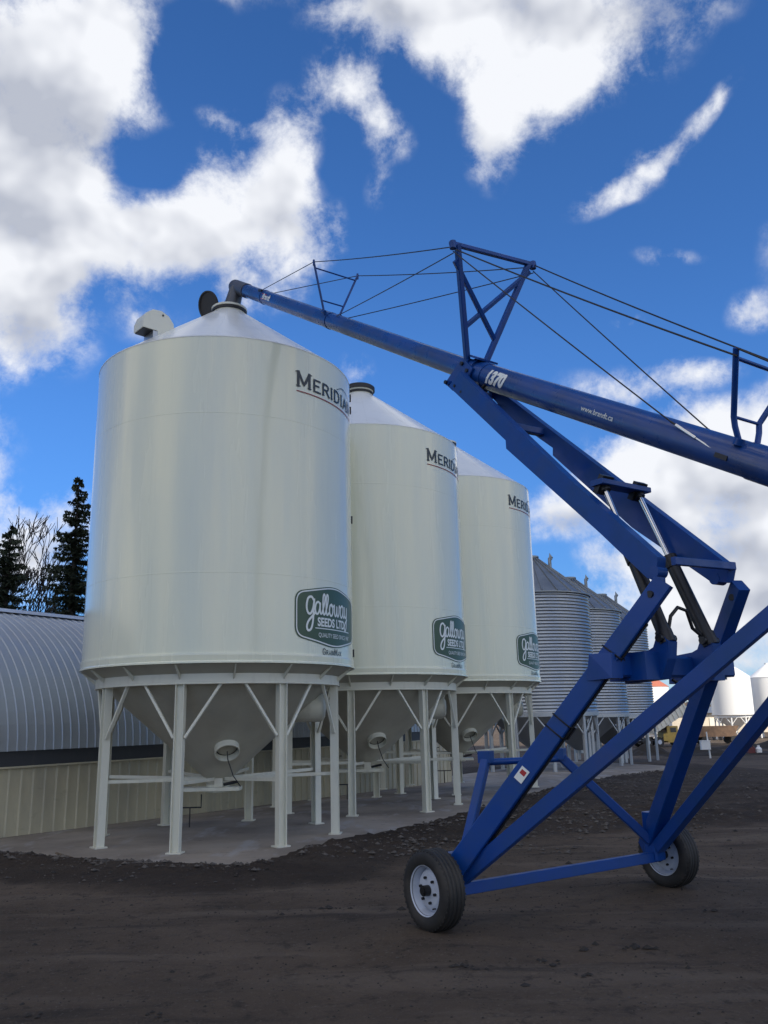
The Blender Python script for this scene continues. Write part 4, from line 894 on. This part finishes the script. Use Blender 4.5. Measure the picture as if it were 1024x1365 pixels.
for a in (.9,-1.3,-2.3):
    for s in (-1, 1):
        c = tp(a,.68*s,.38); w_ = MB(); w_.tube([c-TY*.13, c+TY*.13], .38, 20); wo = w_.build('wheel', M_tyre, tr); MB().tube([c-TY*.14, c+TY*.14], .18, 12).build('rim', M_rim, wo)
Rb = TM @ Matrix.Rotation(-radians(27), 3, 'Y')
bc = tp(-.35,0,2.25)
bx = MB(); bx.box(bc, 3.6, 1.7, .95, Rb); bo = bx.build('dump_box', M_hwhite, tr)
mb = MB()
for k in range(9): mb.box(bc+Rb@V((-1.68+k*.42,-.88,0)), .09, .06, .97, Rb)
mb.build('side_ribs', M_hwhite, bo)
MB().tube([tp(-.6,0,.5), bc+Rb@V((.5,0,-.45))], .07, 10).build('hoist', M_dark, tr)
# farm wagon beside the truck
wg = thing('farm_wagon', 'low rusty brown farm wagon standing between the yellow truck and the far white bins', 'wagon', (27.6,74,-1.0))
M_rust = mat('rusty_brown_steel', (.20,.12,.07), .7, var=[((3,3,3), 5, (.10,.06,.04), .4, .7, .8)])
MB().box((27.6,74,-.35), 3.6, 1.5, .12).build('deck', M_rust, wg)
mb = MB()
mb.prism([V((26.1,73.3,-.28)), V((28.9,73.3,-.28)), V((29.3,73.3,.45)), V((25.8,73.3,.45))], V((0,.05,0))); mb.build('side_board', M_rust, wg)
MB().prism([V((26.1,74.7,-.28)), V((28.9,74.7,-.28)), V((29.3,74.7,.45)), V((25.8,74.7,.45))], V((0,.05,0))).build('side_board', M_rust, wg)
MB().beam((25.8,74,-.45), (24.6,73.8,-.75), .08, .08).build('drawbar', M_rust, wg)
for dx in (-1.2, 1.2):
    for dy in (-.75, .75):
        MB().tube([(27.6+dx,74+dy-.1,-.68), (27.6+dx,74+dy+.1,-.68)], .33, 18).build('wheel', M_tyre, wg)
# post with a white box, jerry can, jug, red tank
po = thing('meter_post', 'white meter box on a thin pale post in the far yard', 'post', (17.4,48,-.82))
MB().tube([(17.45,48,-.85), (17.38,48,.55)], .05, 10, .035).build('post', M_farw, po)
mb = MB(); mb.box((17.22,47.95,-.15), .5, .22, .46); mb.box((17.22,47.95,.09), .54, .26, .03); mb.build('meter_box', M_farw, po)
rt2 = thing('fuel_tank', 'small dark red fuel tank under the far white hopper bin', 'tank', (32.1,86,-1.1))
M_dred = mat('dark_red_paint', (.12,.02,.02), .5)
MB().tube([(31.8,86,-.25),(32.35,86.2,-.25)], .34, 20).build('drum', M_dred, rt2)
for dx in (-.2,.45): MB().box((32.05+dx,86.05,-.8), .08, .6, .6).build('stand', M_dark, rt2)
jc = thing('jerry_can', 'small red jerry can on the far ground at the right edge', 'jerry can', (21.35,52,-.86))
MB().box((21.35,52,-.66), .42, .22, .40).build('body', M_dred, jc); MB().tube([(21.28,52,-.46),(21.3,52,-.36),(21.45,52,-.36),(21.47,52,-.46)], .025, 8).build('handle', M_dred, jc)
jg = thing('white_jug', 'white plastic jug beside the red jerry can at the right edge', 'jug', (21.8,52,-.86))
MB().lathe([(.17,0),(.18,.3),(.07,.42),(.07,.5),(.001,.5)], (21.8,52,-.86), 20).build('body', M_farw, jg)
# dirt heaps in the yard
def heap(o, rx, ry, h, seed, lab):
    mb = MB(); n = 30; vs_ = []; fs_ = []
    for j in range(n+1):
        for i in range(n+1):
            u, v = i/n*2-1, j/n*2-1; r = sqrt(u*u+v*v); z = max(0, 1-r)**1.2*h*(1+.9*noise.noise(V((u*2.5+seed, v*2.5, 0))))+.10*noise.noise(V((u*8+seed, v*8, 1)))
            x, y = o[0]+u*rx, o[1]+v*ry; vs_.append((x, y, gz(x, y, False)-.12+max(-.05, z)))
    for j in range(n):
        for i in range(n): fs_.append((j*(n+1)+i, j*(n+1)+i+1, (j+1)*(n+1)+i+1, (j+1)*(n+1)+i))
    mb.add(vs_, fs_, False); return tag(mb.build('dirt_heap', M_clod), lab, 'dirt heap', 'dark dirt heaps in the far yard')
heap((19.5,52.5),5.5,2.2,.55,1,'low dark dirt heap behind the post with the white meter box')
heap((27.5,62),6.5,2.4,.7,5,'longer dark dirt heap farther back, in front of the far white bins')
heap((16.0,55),2.4,1.8,.6,9,'small dark dirt heap left of the white meter box, near the yellow truck')

# ------------------------------------------------------------------ trees
def spruce(o, h, rad, lab, seed):
    rnd = random.Random(seed); root = thing('spruce_tree', lab, 'tree', o, 'dark spruces behind the shed')
    MB().tube([o, o+ZU*h*.5, o+ZU*h], [.24,.14,.02], 10).build('trunk', M_bark, root)
    mb = MB(); z = h*.06
    while z < h*.995:
        t = z/h; R_ = rad*(1-t)**.82*(1+.0)+.08
        nb = max(4, int(11*(1-t)+4))
        for k in range(nb):
            a = rnd.random()*2*pi; L_ = R_*rnd.uniform(.55,1.15); zz = z+rnd.uniform(-.1,.1); d = V((cos(a), sin(a), 0)); sd = V((-sin(a), cos(a), 0))
            nseg = max(3, int(L_/.16)); pts = []
            for i in range(nseg+1):
                u = i/nseg; pts.append(o+ZU*(zz-.28*L_*u+.22*L_*u*u*1.4)+d*L_*u)
            for i in range(nseg):
                p = pts[i]; q = pts[i+1]; ww = .22*(1-.55*i/nseg)*min(1, L_+.3)
                for m_ in range(8):
                    s = rnd.choice((-1, 1)); e = p.lerp(q, rnd.random())+sd*s*ww*rnd.uniform(.6,1.5)+ZU*rnd.uniform(-.16,.03)+d*.12*rnd.random()
                    w2 = .035+.05*rnd.random(); b0 = p.lerp(q, rnd.random()); b1_ = b0+d*w2*1.5+ZU*rnd.uniform(-.05,.05)
                    mb.add([b0, b1_, e+ZU*.04, e-ZU*.05+d*.04], [(0,1,2),(0,1,3)])
            mb.tube([pts[0], pts[-1]], .018, 3, .006, caps=False)
        z += .17+.12*(1-t)
    mb.build('crown', M_needle, root); return root
spruce(V((-14.2,38,-.3)), 13.2, 2.7, 'tall dark spruce with a narrow top, beside the left edge of the nearest cream bin', 3)
spruce(V((-16.5,36.5,-.3)), 10.6, 2.7, 'shorter dark spruce at the left picture edge, in front of the bare tree', 5)
spruce(V((-11.6,40,-.3)), 9.5, 1.9, 'dark spruce mostly hidden behind the nearest cream bin', 8)
spruce(V((-20.5,38,-.3)), 10.0, 2.4, 'dark spruce just outside the left picture edge', 9)
def bare(o, h, lab, seed, spread=.5, name='bare_tree', r0=.16, depth=6):
    rnd = random.Random(seed); root = thing(name, lab, 'tree', o, 'bare leafless trees and shrubs behind the shed'); tk = MB(); br = MB()
    def grow(p, d, L_, r, lev):
        q = p; pts = [p]; dd = d
        for i in range(3):
            dd = (dd+V((rnd.gauss(0,.10), rnd.gauss(0,.10), rnd.gauss(.04,.06)))).normalized(); q = q+dd*L_/3; pts.append(q)
        (tk if lev < 2 else br).tube(pts, r, 8 if lev < 2 else 4, r*.66, caps=False)
        if lev >= depth: return
        for k in range(rnd.choice((2,3,3))):
            a = rnd.random()*2*pi; o_ = dd.orthogonal().normalized(); s_ = (o_*cos(a)+dd.cross(o_)*sin(a))
            nd = (dd+s_*rnd.uniform(spread*.5, spread*1.2)+ZU*.18).normalized(); st_ = pts[rnd.choice((2,3,3))]
            grow(st_, nd, L_*rnd.uniform(.62,.86), max(.019, r*rnd.uniform(.5,.68)), lev+1)
    grow(o, V((0,0,1)), h*.27, r0, 0)
    tk.build('trunk', M_bark, root); br.build('branches', M_bark, root); return root
bare(V((-18.1,41,-.4)), 13.0, 'tall bare leafless tree rising behind the left spruce', 11, .55, r0=.2, depth=7)
bare(V((-20.5,43,-.4)), 13.0, 'bare leafless tree at the far left edge of the picture', 21, .5, r0=.2, depth=7)
bare(V((-15.9,40,-.4)), 9.0, 'low bare tree standing between the two spruces', 31, .5, r0=.12)
for i, (x, y, h, l) in enumerate(((-17.4,37,6.6,'bare shrub right of the left spruce, above the shed roof'),(-15.2,37,6.8,'bare shrub below the tall spruce, above the shed roof'),(-13.0,37.5,7.2,'bare shrub next to the left edge of the nearest cream bin'))):
    bare(V((x, y, -.3)), h, l, 40+i, .6, 'bare_shrub', .08, 6)
# far wood line
mb = MB(); rnd = random.Random(4)
for i in range(9000):
    a = rnd.uniform(radians(-58), radians(58)); r = rnd.uniform(235, 285); x, y = sin(a)*r, cos(a)*r
    hmax = 5.8+3.2*noise.noise(V((a*18, 0, 0)))+1.8*noise.noise(V((a*70, 0, 3))); z = -1.3+rnd.random()**.8*hmax; s = rnd.uniform(.4,1.1)
    c = V((x, y, z)); u = V((rnd.gauss(0,1), rnd.gauss(0,1), rnd.gauss(0,1))).normalized()*s; w_ = V((rnd.gauss(0,.5), rnd.gauss(0,.5), 1)).normalized()*s*1.3
    mb.add([c-u, c+w_, c+u*.9-w_*.4], [(0,1,2)])
M_far = mat('leafless_wood', (.11,.085,.07), .95, var=[((.05,.05,.05), 4, (.06,.055,.045), .4, .65, .8)])
tag(mb.build('far_wood', M_far), kind='stuff')

# ------------------------------------------------------------------ unseen cloud mesh added to shade the yard (behind the viewer, high up)
cc = V((1, 30, 0)) + SUN*(300/SUN.z)
mb = MB(); bm = bmesh.new(); bmesh.ops.create_icosphere(bm, subdivisions=5, radius=1)
vs_ = []
for v in bm.verts:
    p = v.co.copy(); k = 1+.28*noise.noise(p*2.1+V((5,1,2)))+.14*noise.noise(p*5)+.06*noise.noise(p*11)
    vs_.append(cc+V((p.x*44*k, p.y*46*k, (p.z*11*k if p.z > 0 else p.z*5*k))))
mb.add(vs_, [tuple(v.index for v in f.verts) for f in bm.faces], True); bm.free()
tag(mb.build('added_shade_cloud', M_shade_cloud), kind='structure')
